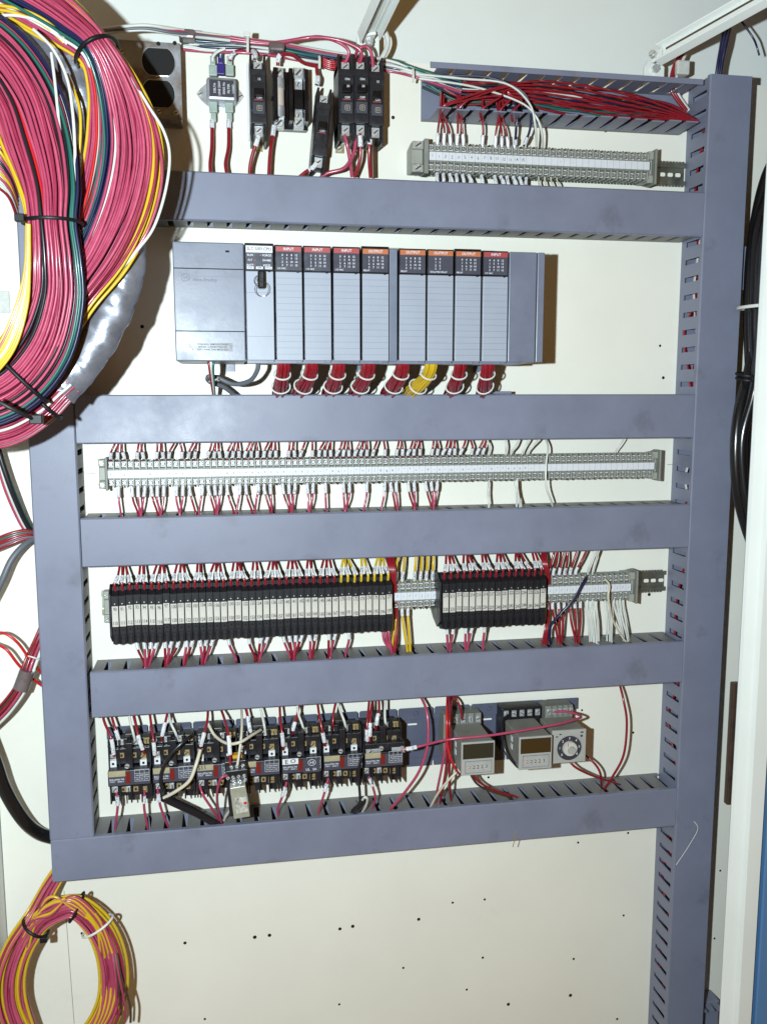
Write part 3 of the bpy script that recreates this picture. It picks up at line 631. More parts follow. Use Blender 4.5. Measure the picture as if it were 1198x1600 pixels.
# key with its two rings in the processor's key switch
kq = P(408, 436, PH + .012); ky = thing('key', 'black-headed key with two wire rings in the processor key switch', 'key', (kq.x, -PH, kq.z))
B().box(kq.x - .0042, kq.x + .0042, kq.z - .0115, kq.z + .0105, PH + .003, PH + .017).obj('key_head', ['blackg'], ky, bevel=.0018)
B().cyl((kq.x, -PH, kq.z), (0, -1, 0), .0052, .004, 14).obj('key_barrel', ['blackg'], ky)
for cx, cz, rr, hh in ((kq.x - .0026, kq.z - .0015, .0062, .009), (kq.x + .0004, kq.z - .0125, .0086, .014)):
    B().tube([(cx + rr * math.cos(a * .314), -(PH + hh) - .004 * math.sin(a * .314), cz + rr * math.sin(a * .314)) for a in range(20)], .00045, 5, 0, True).obj('ring', ['chrome'], ky, smooth=60)

# ------------------------------------------------------------------ harnesses below the controller
def harness(label, pts, nw, a, col, ties, group=None, r=.0017, name='wire_harness', tiemat='tiew', cols=None, depth=None):
    """strands following a centre line; pts: (px, py, h, half width in m)"""
    ctr = cr([tuple(V(p[:3])) + (p[3] if len(p) > 3 else a,) for p in pts], 5)
    t = thing(name, label, 'wire harness', Vector(ctr[-1][:3]), group)
    offs = [(math.sqrt((k + .5) / nw) * math.cos(2.39996 * k), math.sqrt((k + .5) / nw) * math.sin(2.39996 * k)) for k in range(nw)]
    fr = []
    for i, c in enumerate(ctr):
        p = Vector(c[:3]); q = Vector(ctr[min(i + 1, len(ctr) - 1)][:3]) - Vector(ctr[max(i - 1, 0)][:3]); tx, tz = q.x, q.z; l = math.hypot(tx, tz) or 1
        n1 = Vector((-tz / l, 0, tx / l)); n2 = q.normalized().cross(n1)
        fr.append((p, n1, n2, c[3]))
    for k, (u, v) in enumerate(offs):
        pu, pv = U(0, 6), U(0, 6); pp = []
        for i, (p, n1, n2, aw) in enumerate(fr):
            s = i / len(fr); uu = u + .08 * math.sin(s * 4 + pu); vv = v + .08 * math.sin(s * 5 + pv)
            pp.append(p + n1 * uu * aw + n2 * vv * (aw * .75 if depth is None else depth))
        B().tube(pp, r, 6).obj('wire', [(cols[k % len(cols)] if cols else col)], t, smooth=60)
    for f_ in ties:
        i = int(f_ * (len(fr) - 1)); p, n1, n2, aw = fr[i]; e = aw * 1.08 + r; e2 = (aw * .75 if depth is None else depth) * 1.08 + r
        B().tube([p + n1 * e * math.cos(j * .3927) + n2 * e2 * math.sin(j * .3927) for j in range(16)], .0012, 5, 0, True).obj('cable_tie', [tiemat], t, smooth=60)
    return t
HS = [(441, 437, 'red', 'first'), (485, 466, 'red', 'second'), (528, 515, 'red', 'third'), (574, 555, 'red', ''), (628, 606, 'red', ''), (672, 640, 'yellow', ''), (718, 705, 'red', ''), (761, 755, 'red', '')]
HLAB = ['laced red wire harness below the input module next to the processor', 'laced red wire harness below the second input module from the processor', 'laced red wire harness below the third input module from the processor',
        'laced red wire harness below the output module beside the rack divider, on the processor side', 'laced red wire harness beside the yellow harness, just past the rack divider',
        'laced yellow wire harness below the isolated relay output module', 'laced red wire harness between the yellow harness and the last input module', 'laced red wire harness below the input module next to the blank slot']
for (xt, xe, c, _), lab in zip(HS, HLAB):
    harness(lab, [(xt, 555, .128, .0085), (xt + 1, 572, .126, .0085), (xt - (xt - xe) * .15, 588, .112, .0085), (xt - (xt - xe) * .6, 604, .085, .010), (xe, 617, .048, .011), (xe - 2, 628, .030, .008)], 15, .01, c, (.36, .60), 'laced harnesses below the controller', .0021)
for pts, col, lab in (([(325, 560, .12), (327, 575, .12), (330, 598, .09), (334, 622, .05)], 'red', 'red wire with grey sheath dropping from the power supply'),
                      ([(329, 560, .12), (330, 575, .12), (333, 598, .09), (335, 622, .05)], 'wwhite', 'white wire dropping from the power supply into the duct'),
                      ([(334, 560, .12), (333, 575, .12), (334, 598, .09), (336, 622, .05)], 'green', 'green wire dropping from the power supply into the duct')):
    wire(pts, col, lab, None, .0018)
wire([(403, 563, .12), (402, 578, .115), (390, 595, .10), (365, 600, .085), (340, 590, .08), (326, 588, .08), (327, 596, .07), (350, 605, .06), (372, 622, .045)], 'gcable', 'grey cable looping from the processor under the power supply', None, .0032, n=7, sides=8)
tag(B().tube([(P(334, 594, .09) + Vector((.0065 * math.cos(a * .5236), .0065 * math.sin(a * .5236), .002 * math.cos(a * .5236)))) for a in range(12)], .001, 5, 0, True).obj('cable_tie', ['tiew'], smooth=60), 'white cable tie round the power supply wires', 'cable tie')
q = P(787, 613, .05); tag(B().box(q.x - .017, q.x + .012, .0005, .0045, .02, .05).obj('cover_scrap', ['duct'], bevel=.001), 'short grey plastic strip lying on top of the duct below the controller', 'strip')

# ------------------------------------------------------------------ relay row
pl = thing('mounting_strip', 'dark grey notched steel mounting strip carrying relays and timers', 'mounting strip', (.38, 0, -.53))
HP = .014
pz1 = P(760, 1100, HP).z; pz0 = P(760, 1192, HP).z; px0, px1 = .016, P(902, 1100, HP).x
notch = [P(x, 1100, HP).x for x in (432, 497, 560, 621, 678, 735, 793, 851)]
sp = notch[1] - notch[0]; notch = [notch[0] - sp * k for k in range(6, 0, -1)] + notch
poly = [(px0, pz1)]; 
for nx in notch:
    if nx - .002 > px0: poly += [(nx - .004, pz1), (nx - .0016, pz1 - .002), (nx - .0016, pz1 - .011), (nx + .0016, pz1 - .011), (nx + .0016, pz1 - .002), (nx + .004, pz1)]
poly += [(px1, pz1)]
hm = (pz1 + pz0) / 2
B().prism(poly + [(px1, pz1 - .018), (px0, pz1 - .018)], HP - .003, HP).obj('upper_flange', ['plate'], pl)
B().box(px0, px1 - .004, pz0 + .014, pz1 - .0205, HP - .009, HP - .006).obj('web', ['plate'], pl)
B().raw([(px0, -HP, pz1 - .018), (px1, -HP, pz1 - .018), (px1 - .004, -HP + .006, pz1 - .0205), (px0, -HP + .006, pz1 - .0205)], [(0, 3, 2, 1), (0, 1, 2, 3)]).obj('bend', ['plate'], pl)
poly2 = [(px0, pz0)]
for nx in notch:
    if nx - .002 > px0: poly2 += [(nx - .002, pz0), (nx - .0014, pz0 + .008), (nx + .0014, pz0 + .008), (nx + .002, pz0)]
B().prism(poly2 + [(px1 - .004, pz0), (px1 - .004, pz0 + .0142), (px0, pz0 + .0142)], HP - .009, HP - .006).obj('lower_flange', ['plate'], pl)
for k in range(len(notch) - 1):
    xc = (notch[k] + notch[k + 1]) / 2
    if xc < px0 + .006: continue
    B().cyl((xc, -HP, pz1 - .008), (0, -1, 0), .0042, .002, 16, 0, .003).obj('rivet', ['plate'], pl, smooth=50)
for x_, y_ in ((644, 1132), (761, 1124)):
    q = P(x_, y_, HP - .006); B().prism([(q.x - .0065, q.z - .0012), (q.x + .0065, q.z - .0012), (q.x + .0078, q.z), (q.x + .0065, q.z + .0014), (q.x - .0065, q.z + .0014), (q.x - .0078, q.z)], HP - .0062, HP - .0056).obj('slot', ['panel'], pl)
def lc(zx, zy, h): return P(160 + zx * .13356, 1100 + zy * .13356, h)
RP = (P(632, 1172, .08).x - P(168, 1200, .08).x) / 7
def make_relay():
    o0 = lc(60, 1110, .05); t = thing('relay', '', 'relay', (o0.x, -.008, o0.z))
    xl, xr = lc(62, 800, .08).x, lc(540, 800, .08).x; xr = xl + RP * .965
    W_ = xr - xl
    zN1, zN0 = lc(300, 785, .082).z, lc(300, 962, .082).z
    zTop = lc(300, 400, .05).z; zT2 = lc(300, 520, .062).z; zB = lc(300, 1060, .055).z; zFin = lc(300, 1112, .052).z
    bd = B()
    bd.box(xl + .002, xr - .002, zB + .004, zTop - .006, .010, .036)
    bd.box(xl + .001, xr - .001, zT2, zTop, .036, .052)           # upper terminal tier
    bd.box(xl + .001, xr - .001, zN1 + .002, zT2, .036, .062)       # second tier
    bd.box(xl, xr, zN0, zN1, .036, .081)                            # nameplate deck
    bd.box(xl + .001, xr - .001, zB, zN0, .036, .058)               # lower tier
    bd.obj('body', ['black'], t, bevel=.0008)
    for k in range(5):
        x = xl + W_ * k / 4 - (.001 if k else 0); x = min(max(x, xl), xr - .002)
        B().box(x, x + .002, zFin, zN0, .034, .066).obj('barrier_fin', ['black'], t); B().box(x, x + .002, zN1, zTop + .002, .042, .068 if k in (0, 4) else .064).obj('barrier_fin', ['black'], t)
    B().box(xl + W_ * .5 - .0045, xl + W_ * .5 + .0045, zN1, zT2 + .012, .05, .074).obj('centre_boss', ['black'], t, bevel=.0006)
    for k in (0, 1.5, 3): B().box(xl + W_ * k / 4 + .001, xl + W_ * k / 4 + .011, zFin - .002, zB + .002, .03, .052).obj('foot', ['black'], t)
    tp = B()                                                         # coil hood at the top
    tp.prism([(xl + W_ * .26, zTop - .012), (xl + W_ * .74, zTop - .012), (xl + W_ * .64, zTop + .004), (xl + W_ * .36, zTop + .004)], .010, .044)
    tp.obj('coil_hood', ['hood'], t, bevel=.001)
    for zx, zy, h, m_ in ((210, 452, .053, 'screw'), (385, 444, .053, 'screw'), (92, 482, .053, 'screw'), (518, 432, .053, 'brass'), (120, 632, .063, 'screw'), (476, 610, .063, 'brass'), (290, 730, .076, 'screw'),
                          (145, 1005, .059, 'screw'), (310, 1000, .064, 'screw'), (490, 1005, .059, 'brass')):
        q = lc(zx, zy, h); b = B(); b.box(q.x - .0042, q.x + .0042, q.z - .004, q.z + .0046, h - .0012, h, 0) if h != .076 else None
        b.screw(q.x, q.z, h, .0037, 0, 1, U(0, 3), .0018); b.obj('terminal_screw', [m_, 'ink'], t, smooth=40)
    for zx, zy, h in ((225, 608, .063), (370, 604, .063), (245, 1005, .059), (392, 1000, .059)):
        q = lc(zx, zy, h); b = B().box(q.x - .0034, q.x + .0034, q.z - .0034, q.z + .0038, h - .001, h, 0); b.box(q.x - .0014, q.x + .0014, q.z - .0014, q.z + .002, h, h + .0008, 1); b.obj('contact_clip', ['brass', 'void'], t)
    for zx, zy in ((125, 705), (480, 690)):
        q = lc(zx, zy, .066); b = B().box(q.x - .0046, q.x + .0046, q.z - .005, q.z + .0048, .060, .066, 0); b.cyl((q.x, -.066, q.z), (0, -1, 0), .0019, .0004, 10, 1); b.obj('terminal_pad', ['white', 'void'], t)
    npz = (zN0 + zN1) / 2
    np_ = B().box(xl + .0012, xr - .0012, zN0 + .0015, zN1 - .002, .081, .0818).obj('nameplate', ['plc_win'], t)
    tb = B(); q = lc(170, 890, .082); put_text(tb, 'BULLETIN 700', q.x, q.z, .0822, .0034, 0, .95); q = lc(170, 915, .082); put_text(tb, 'TYPE P     SERIES A', q.x, q.z, .0822, .0024)
    xa, xb, za, zb_ = lc(345, 0, .082).x, lc(525, 0, .082).x, lc(0, 935, .082).z, lc(0, 800, .082).z; xb = min(xb, xr - .002)
    for k in range(4): x = xa + (xb - xa) * k / 3; tb.box(x - .00015, x + .00015, za, zb_, .0818, .0822)
    for k in range(4): z = za + (zb_ - za) * k / 3; tb.box(xa, xb, z - .00015, z + .00015, .0818, .0822)
    for k in range(6): put_text(tb, random.choice(('600V', '10A', '300V', 'AC', 'DC')), xa + (xb - xa) * (k % 3 + .5) / 3, za + (zb_ - za) * (k // 3 + .5) / 3, .0822, .0026)
    tb.obj('lettering', ['print'], np_)
    q = lc(300, 862, .082); B().box(q.x - .0032, q.x + .0032, q.z - .0085, q.z + .008, .0817, .0828).obj('indicator_window', ['rlens'], np_)
    return t
r0 = make_relay(); relays = [r0] + [copy_tree(r0, None, (RP * k, 0, 0)) for k in range(1, 7)]
RL = ['black relay at the end of the row beside the shorter upright duct', 'second black relay from the shorter upright duct, a black wire bowed across it', 'black relay with pen mark S11 on its beige label',
      'black relay partly hidden behind the small clear-cased relay', 'black relay with white label marked E O in pen', 'black relay between the E O relay and the relay with the jumper terminals', 'black relay with added terminal bar, at the end of the row beside the timers']
for k, r in enumerate(relays):
    r['label'] = RL[k]; r['group'] = 'black relays on the mounting strip'
    q = lc(170, 822, .0825) + Vector((RP * k, 0, 0)); npl = [c for c in r.children if c.name.startswith('nameplate')][0]
    lb_ = B().box(q.x - .0115, q.x + .0115, q.z - .0042, q.z + .0042, .0818, .0826).obj('paper_label', ['white' if k == 4 else 'beige'], npl)
    if k in (2, 4):
        put_text(B(), 'S11' if k == 2 else 'E O', q.x - (.004 if k == 2 else 0), q.z, .0829, .0085, 0, 1.0 if k == 2 else 1.2, .06).obj('handwriting', ['ink'], npl)
    if k == 4:
        q2 = lc(440, 870, .0825) + Vector((RP * k, 0, 0)); B().box(q2.x - .0125, q2.x + .0115, q2.z - .010, q2.z + .0105, .0819, .0827).obj('logo_plate', ['plc_win'], npl)
        t_ = B().tube([(q2.x + .0055 * math.cos(a * .3927), -.0831, q2.z + .005 + .0045 * math.sin(a * .3927)) for a in range(16)], .0004, 4, 0, True); put_text(t_, 'A·B', q2.x, q2.z + .005, .0831, .0052, 0, .8)
        put_text(t_, 'UL', q2.x - .006, q2.z - .0055, .0831, .005); put_text(t_, 'SA', q2.x + .004, q2.z - .0055, .0831, .005); t_.obj('logo', ['print'], npl)
# jumper bar on the last relay
q = P(576, 1174, .078); jb = thing('jumper_block', 'black terminal bar with two zinc lugs on the last relay of the row', 'terminal bar', (q.x, -.078, q.z))
qa, qb = P(571, 1181, .078), P(633, 1164, .078)
B().box(qa.x, qb.x, qb.z - .008, qb.z + .004, .062, .076).obj('bar', ['black'], jb, bevel=.001)
for x_, y_, w_ in ((583, 1175, .011), (622, 1172, .010)):
    q = P(x_, y_, .077); B().box(q.x - w_, q.x + w_, q.z - .0045, q.z + .0045, .076, .0785).obj('lug', ['zinc'], jb, bevel=.0005)
for x_, y_ in ((577, 1176), (628, 1171)):
    q = P(x_, y_, .079); B().screw(q.x, q.z, .0786, .0052, 0, 1, .7, .002).obj('screw', ['screw', 'ink'], jb, smooth=40)
# small clear-cased relay on its socket
q = P(374, 1215, .10); cr_ = thing('plug_in_relay', 'small clear-cased plug-in relay on a black screw socket, hanging in front of the row', 'relay', (q.x, -.085, q.z))
def fz(zx, zy, h): return P(300 + zx * .13356, 1120 + zy * .13356, h)
def quad_box(b, pts, h0, h1, mi=0): return b.prism([(p.x, p.z) for p in pts], h0, h1, mi)
sb = B(); quad_box(sb, [fz(385, 590, .10), fz(640, 560, .10), fz(685, 1165, .10), fz(440, 1190, .10)], .083, .096); quad_box(sb, [fz(380, 545, .108), fz(630, 515, .108), fz(640, 640, .108), fz(390, 660, .108)], .083, .106)
quad_box(sb, [fz(395, 640, .115), fz(645, 610, .115), fz(655, 770, .115), fz(405, 790, .115)], .09, .116)
sb.obj('socket', ['black'], cr_, bevel=.0008)
for zx, zy in ((460, 595), (525, 585), (595, 575), (420, 725), (480, 715), (545, 705), (610, 695), (490, 765), (555, 755), (622, 742)):
    q = fz(zx, zy, .117 if zy > 640 else .107); B().screw(q.x, q.z, .116 if zy > 640 else .106, .0026, 0, 1, U(0, 3), .001).obj('terminal_screw', ['screw', 'ink'], cr_, smooth=40)
cs = B(); quad_box(cs, [fz(440, 830, .13), fz(625, 800, .13), fz(680, 1165, .13), fz(490, 1195, .13)], .097, .132); cs.obj('case', ['relaycase'], cr_, bevel=.0012)
fb_ = B(); quad_box(fb_, [fz(500, 965, .133), fz(640, 945, .133), fz(655, 1110, .133), fz(520, 1140, .133)], .1322, .1330); fb_.obj('contact_springs', ['foil'], cr_)
q = fz(622, 1012, .134); B().cyl((q.x, -.133, q.z), (0, -1, 0), .0022, .001, 10).obj('red_dot', ['bred'], cr_)
q = fz(520, 490, .10); B().box(q.x - .009, q.x + .008, q.z - .003, q.z + .003, .085, .096).obj('yellow_clip', ['orange'], cr_)

# ------------------------------------------------------------------ timers on octal sockets
def timer(label, x0_, x1_, z0_, z1_, hb, hf, kind, face):
    t = thing('timer', label, 'timer', ((x0_ + x1_) / 2, -hb, z0_), 'plug-in timers on the mounting strip')
    B().box(x0_ + .001, x1_ - .001, z0_ + .001, z1_ - .001, hb, hf - .004).obj('case', ['timer'], t, bevel=.0012)
    B().box(x0_, x1_, z0_, z1_, hf - .004, hf).obj('bezel', [face], t, bevel=.0008)
    W_, H_ = x1_ - x0_, z1_ - z0_
    if kind == 'digital':
        for k in range(2): B().box(x0_ + .0004, x0_ + .0013, z0_ + H_ * (.36 + .24 * k), z0_ + H_ * (.52 + .24 * k), hb + .034, hb + .042).obj('side_sticker', ['white'], t)
        B().box(x0_ + W_ * .04, x1_ - W_ * .04, z0_ + H_ * .50, z1_ - H_ * .05, hf, hf + .0006).obj('display', ['display' if 'clear' in label or 'grey wire' in label else 'display2'], t)
        pn = B().box(x0_ + W_ * .12, x1_ - W_ * .10, z0_ + H_ * .08, z0_ + H_ * .42, hf, hf + .0006).obj('thumbwheel_panel', ['timerf'], t)
        fb2 = B()
        for e in ((.11, .12, .07, .43), (.90, .91, .07, .43)): fb2.box(x0_ + W_ * e[0], x0_ + W_ * e[1], z0_ + H_ * e[2], z0_ + H_ * e[3], hf, hf + .0009)
        for e in (.07, .42): fb2.box(x0_ + W_ * .11, x0_ + W_ * .91, z0_ + H_ * e, z0_ + H_ * (e + .012), hf, hf + .0009)
        fb2.obj('panel_outline', ['inkg'], t)
        for k in range(5):
            x = x0_ + W_ * (.24 + k * .125); zc = z0_ + H_ * .25
            B().box(x - .0014, x + .0014, zc - .0035, zc + .0035, hf + .0006, hf + .0011).obj('thumbwheel', ['paper'], pn)
            put_text(B(), random.choice('0235'), x, zc, hf + .0013, .0078).obj('digit', ['hred' if k == 0 else 'ink'], pn)
            for s in (-1, 1): B().cyl((x, -hf - .0006, zc + s * .0062), (0, -1, 0), .0019, .0007, 10).obj('push_button', ['timerf'], pn)
    else:
        cx, cz = x0_ + W_ * .50, z0_ + H_ * .46
        B().cyl((cx, -hf, cz), (0, -1, 0), .0205, .0010, 40).obj('dial_rim', ['timerf'], t, smooth=40)
        B().cyl((cx, -hf - .001, cz), (0, -1, 0), .0192, .0006, 40).obj('dial_scale', ['ink'], t, smooth=40)
        tb = B()
        for k in range(7):
            a = math.radians(220 - k * 43); put_text(tb, str(k), cx + .0155 * math.cos(a), cz + .0155 * math.sin(a), hf + .0018, .0052)
        tb.obj('dial_numbers', ['print'], t)
        B().cyl((cx, -hf - .001, cz), (0, -1, 0), .0115, .005, 32, 0, .0108).obj('dial_knob', ['paper'], t, smooth=40)
        B().cyl((cx + .0015, -hf - .006, cz - .0015), (0, -1, 0), .006, .004, 24, 0, .0055).obj('knob_grip', ['timerf'], t, smooth=40)
        B().box(cx - .0045, cx - .0036, cz + .004, cz + .0095, hf + .006, hf + .0063).obj('pointer', ['bred'], t)
        mk = B().box(x1_ - W_ * .17, x1_ - W_ * .09, z1_ - H_ * .11, z1_ - H_ * .07, hf, hf + .0004); mk.cyl((x1_ - W_ * .14, -hf, z1_ - H_ * .2), (0, -1, 0), .0019, .0005, 10)
        mk.box(x0_ + W_ * .1, x0_ + W_ * .17, z1_ - H_ * .2, z1_ - H_ * .17, hf, hf + .0004); mk.box(x0_ + W_ * .2, x0_ + W_ * .27, z1_ - H_ * .13, z1_ - H_ * .1, hf, hf + .0004); mk.obj('printed_marks', ['ink'], t)['kind'] = 'stuff'
    return t
def socket(x0_, x1_, z0_, z1_, label, mt='termd'):
    t = thing('timer_socket', label, 'socket', ((x0_ + x1_) / 2, -HP, z0_), 'screw sockets behind the timers')
    B().box(x0_, x1_, z0_, z1_, HP - .005, .040).obj('socket_body', [mt], t, bevel=.0012)
    W_ = x1_ - x0_
    for k in range(5):
        x = x0_ + W_ * (.1 + k * .2); b = B().box(x - .0038, x + .0038, z1_ - .013, z1_ - .003, .040, .0425, 0); b.screw(x, z1_ - .008, .0425, .0036, 1, 2, U(0, 3), .0018); b.obj('terminal_screw', ['zinc', 'screw', 'ink'], t, smooth=40)
    for k in range(4): B().box(x0_ + W_ * (.2 + k * .2) - .0006, x0_ + W_ * (.2 + k * .2) + .0006, z1_ - .016, z1_, .040, .045).obj('barrier', [mt], t)
    for k in range(4):
        x = x0_ + W_ * (.14 + k * .24); B().screw(x, z0_ + .006, .040, .0034, 0, 1, U(0, 3), .002).obj('terminal_screw', ['screw', 'ink'], t, smooth=40)
TZ1, TZ0 = -.5045, -.5553
q1 = P(693, 1120, .04); q2 = P(752, 1116, .04)
socket(q1.x, q2.x, TZ0 - .004, P(720, 1116, .04).z, 'grey screw socket behind the timer next to the relay row')
q3 = P(784, 1110, .04); q4 = P(845, 1106, .04); socket(q3.x, q4.x, TZ0 - .002, P(815, 1106, .04).z, 'black screw socket behind the digital timer beside the dial timer', 'black')
q5 = P(852, 1108, .04); q6 = P(895, 1104, .04); socket(q5.x, q6.x, TZ0 - .002, P(870, 1103, .04).z, 'grey screw socket behind the dial timer')
timer('digital timer with thumbwheels nearest the relay row, grey wire-side case with dark clear display', .5271, .5775, TZ0, TZ1, .042, .118, 'digital', 'timerf')
timer('digital timer with thumbwheels and brownish display, beside the dial timer', .6150, .6660, TZ0 + .002, TZ1 + .002, .042, .118, 'digital', 'timerf')
timer('timer with a round black dial and knob', .6730, .7270, TZ0, TZ1 + .001, .042, .100, 'dial', 'timerf')

# ------------------------------------------------------------------ wires of the relay row
RW = [  # (points, colour, sleeves, label)
    ([(160, 1110, .04), (163, 1128, .055), (174, 1155, .07), (178, 1182, .066)], 'red', [(.68, .9)]),
    ([(172, 1110, .04), (176, 1125, .05), (182, 1145, .058), (187, 1160, .055)], 'red', [(.6, .88)]),
    ([(201, 1108, .04), (203, 1125, .05), (208, 1145, .058), (211, 1157, .055)], 'wwhite', []),
    ([(207, 1108, .04), (211, 1125, .055), (217, 1155, .07), (226, 1178, .066)], 'red', [(.6, .85)]),
    ([(233, 1106, .04), (236, 1130, .055), (240, 1160, .07), (242, 1182, .066)], 'red', [(.66, .9)]),
    ([(263, 1106, .04), (260, 1122, .05), (255, 1142, .06), (252, 1158, .055)], 'red', [(.45, .8)]),
    ([(263, 1112, .04), (267, 1130, .055), (274, 1145, .06), (278, 1156, .055)], 'wwhite', []),
    ([(325, 1106, .04), (324, 1125, .06), (318, 1150, .075), (312, 1172, .068)], 'red', [(.6, .85)]),
    ([(343, 1104, .04), (350, 1122, .07), (357, 1150, .10), (360, 1195, .11)], 'red', [(.68, .88)]),
    ([(377, 1104, .04), (378, 1130, .08), (376, 1160, .105), (371, 1195, .11)], 'cream', []),
    ([(384, 1102, .04), (387, 1120, .05), (390, 1138, .058), (393, 1150, .055)], 'red', [(.35, .78)]),
    ([(406, 1102, .04), (410, 1120, .05), (413, 1135, .058), (415, 1148, .055)], 'wwhite', []),
    ([(437, 1100, .04), (438, 1125, .06), (441, 1150, .072), (443, 1172, .066)], 'red', [(.6, .85)]),
    ([(468, 1098, .04), (464, 1118, .05), (459, 1135, .058), (456, 1148, .055)], 'red', [(.5, .82)]),
    ([(464, 1098, .04), (466, 1115, .05), (472, 1132, .058), (476, 1146, .055)], 'wwhite', []),
    ([(496, 1098, .04), (499, 1120, .06), (504, 1145, .07), (508, 1166, .066)], 'red', [(.66, .88)]),
    ([(525, 1096, .04), (521, 1115, .05), (520, 1130, .056), (519, 1143, .054)], 'red', []),
    ([(527, 1096, .04), (532, 1112, .05), (538, 1128, .058), (541, 1142, .055)], 'wwhite', []),
    ([(577, 1094, .04), (575, 1115, .06), (573, 1140, .07), (574, 1160, .066)], 'red', [(.66, .9)]),
    ([(582, 1094, .04), (579, 1115, .06), (578, 1140, .07), (578, 1162, .066)], 'red', [(.55, .8)]),
    ([(592, 1094, .04), (592, 1110, .05), (589, 1125, .058), (587, 1142, .054)], 'red', [(.45, .8)]),
    ([(602, 1094, .04), (601, 1115, .05), (602, 1130, .056), (603, 1142, .054)], 'wwhite', []),
]
for pts, c, sl in RW:
    wire(pts, c, ('red wire with sleeve dropping from the duct onto the black relay row' if c == 'red' else 'white wire dropping from the duct onto the black relay row'), 'red wires above the relay row' if c == 'red' else 'white wires above the relay row', .0019, sl, 5, 7, .0031)
LW = [([(182, 1238, .062), (184, 1258, .06), (181, 1285, .05), (178, 1312, .035)], [(.1, .35)]), ([(226, 1236, .062), (225, 1260, .06), (229, 1285, .05), (234, 1308, .035)], [(.1, .3)]),
      ([(246, 1232, .062), (250, 1258, .06), (259, 1283, .05), (268, 1302, .035)], [(.1, .3)]), ([(312, 1228, .062), (318, 1244, .07), (334, 1268, .06), (348, 1292, .036)], []),
      ([(448, 1222, .062), (441, 1245, .062), (434, 1266, .05), (437, 1290, .035)], [(.1, .35)]), ([(513, 1216, .062), (506, 1242, .062), (498, 1268, .05), (496, 1284, .035)], [(.1, .3)]),
      ([(576, 1214, .062), (583, 1232, .062), (586, 1250, .055), (577, 1274, .035)], [(.05, .3)]), ([(355, 1212, .118), (344, 1218, .12), (339, 1245, .10), (343, 1275, .06), (349, 1294, .036)], [])]
for pts, sl in LW: wire(pts, 'pink', 'red wire running from the underside of the relay row into the lowest duct', 'red wires below the relay row', .0019, sl, 5, 7, .0030)
for x_, y_ in ((189, 1290), (394, 1268)): pass
wire([P(299, 1150, .07), P(288, 1158, .085), P(268, 1178, .09), P(253, 1205, .088), P(252, 1228, .085), P(262, 1246, .07), P(268, 1250, .06)], 'wblack', 'black wire bowed across the second relay', None, .0026, n=7, sides=8)
wire([P(313, 1172, .082), P(306, 1196, .094), P(296, 1220, .095), P(276, 1236, .09), P(256, 1247, .08)], 'cream', 'cream wire curving from the S11 relay down to the second relay', None, .0026, n=7, sides=8)
wire([P(256, 1247, .08), P(280, 1258, .07), P(310, 1272, .06), P(342, 1290, .045), P(350, 1300, .03)], 'wblack', 'thick black cable slanting from under the second relay into the lowest duct', None, .0062, n=7, sides=10)
wire([P(325, 1131, .06), P(336, 1150, .075), P(355, 1162, .10), P(375, 1160, .11), P(395, 1148, .09), P(407, 1141, .07)], 'cream', 'cream wire sagging in a loop between the S11 relay and its neighbour', None, .0022, n=7, sides=8)
wire([P(350, 1282, .05), P(353, 1275, .06), P(358, 1268, .07), P(362, 1264, .08)], 'wwhite', 'short white wire end below the clear-cased relay', None, .0022)
wire([P(569, 1176, .08), P(564, 1185, .085), P(560, 1210, .084), P(562, 1240, .075), P(563, 1255, .07)], 'wblack', 'thin black wire from the jumper bar down to the taped wire end', None, .0021, n=7)
wire([P(570, 1248, .072), P(562, 1258, .068), P(554, 1268, .055), P(548, 1278, .035)], 'wblack', 'thick black taped wire end leaning into the lowest duct', None, .0058, n=6, sides=10)
wire([P(566, 1250, .075), P(570, 1246, .08), P(574, 1250, .078), P(570, 1262, .065), P(562, 1276, .04)], 'wwhite', 'white hooked wire beside the taped wire end', None, .0021, n=7)
wire([P(628, 1171, .085), P(640, 1170, .088), P(665, 1164, .095), P(700, 1156, .115), P(760, 1150, .124), P(820, 1141, .124), P(870, 1132, .115), P(900, 1124, .10), P(908, 1120, .088), P(897, 1115, .07), P(880, 1112, .055), P(866, 1113, .046)], 'pink', 'long red wire stretched in front of the timers from jumper bar to dial timer socket', None, .0019, [(.06, .13)], 6, 8, .0032)
wire([P(658, 1090, .04), P(666, 1110, .06), P(669, 1140, .07), P(667, 1170, .075), P(655, 1205, .075), P(635, 1235, .068), P(612, 1262, .055), P(602, 1275, .035)], 'pink', 'red wire bowing past the jumper bar from duct to lowest duct', None, .0022, n=6, sides=8)
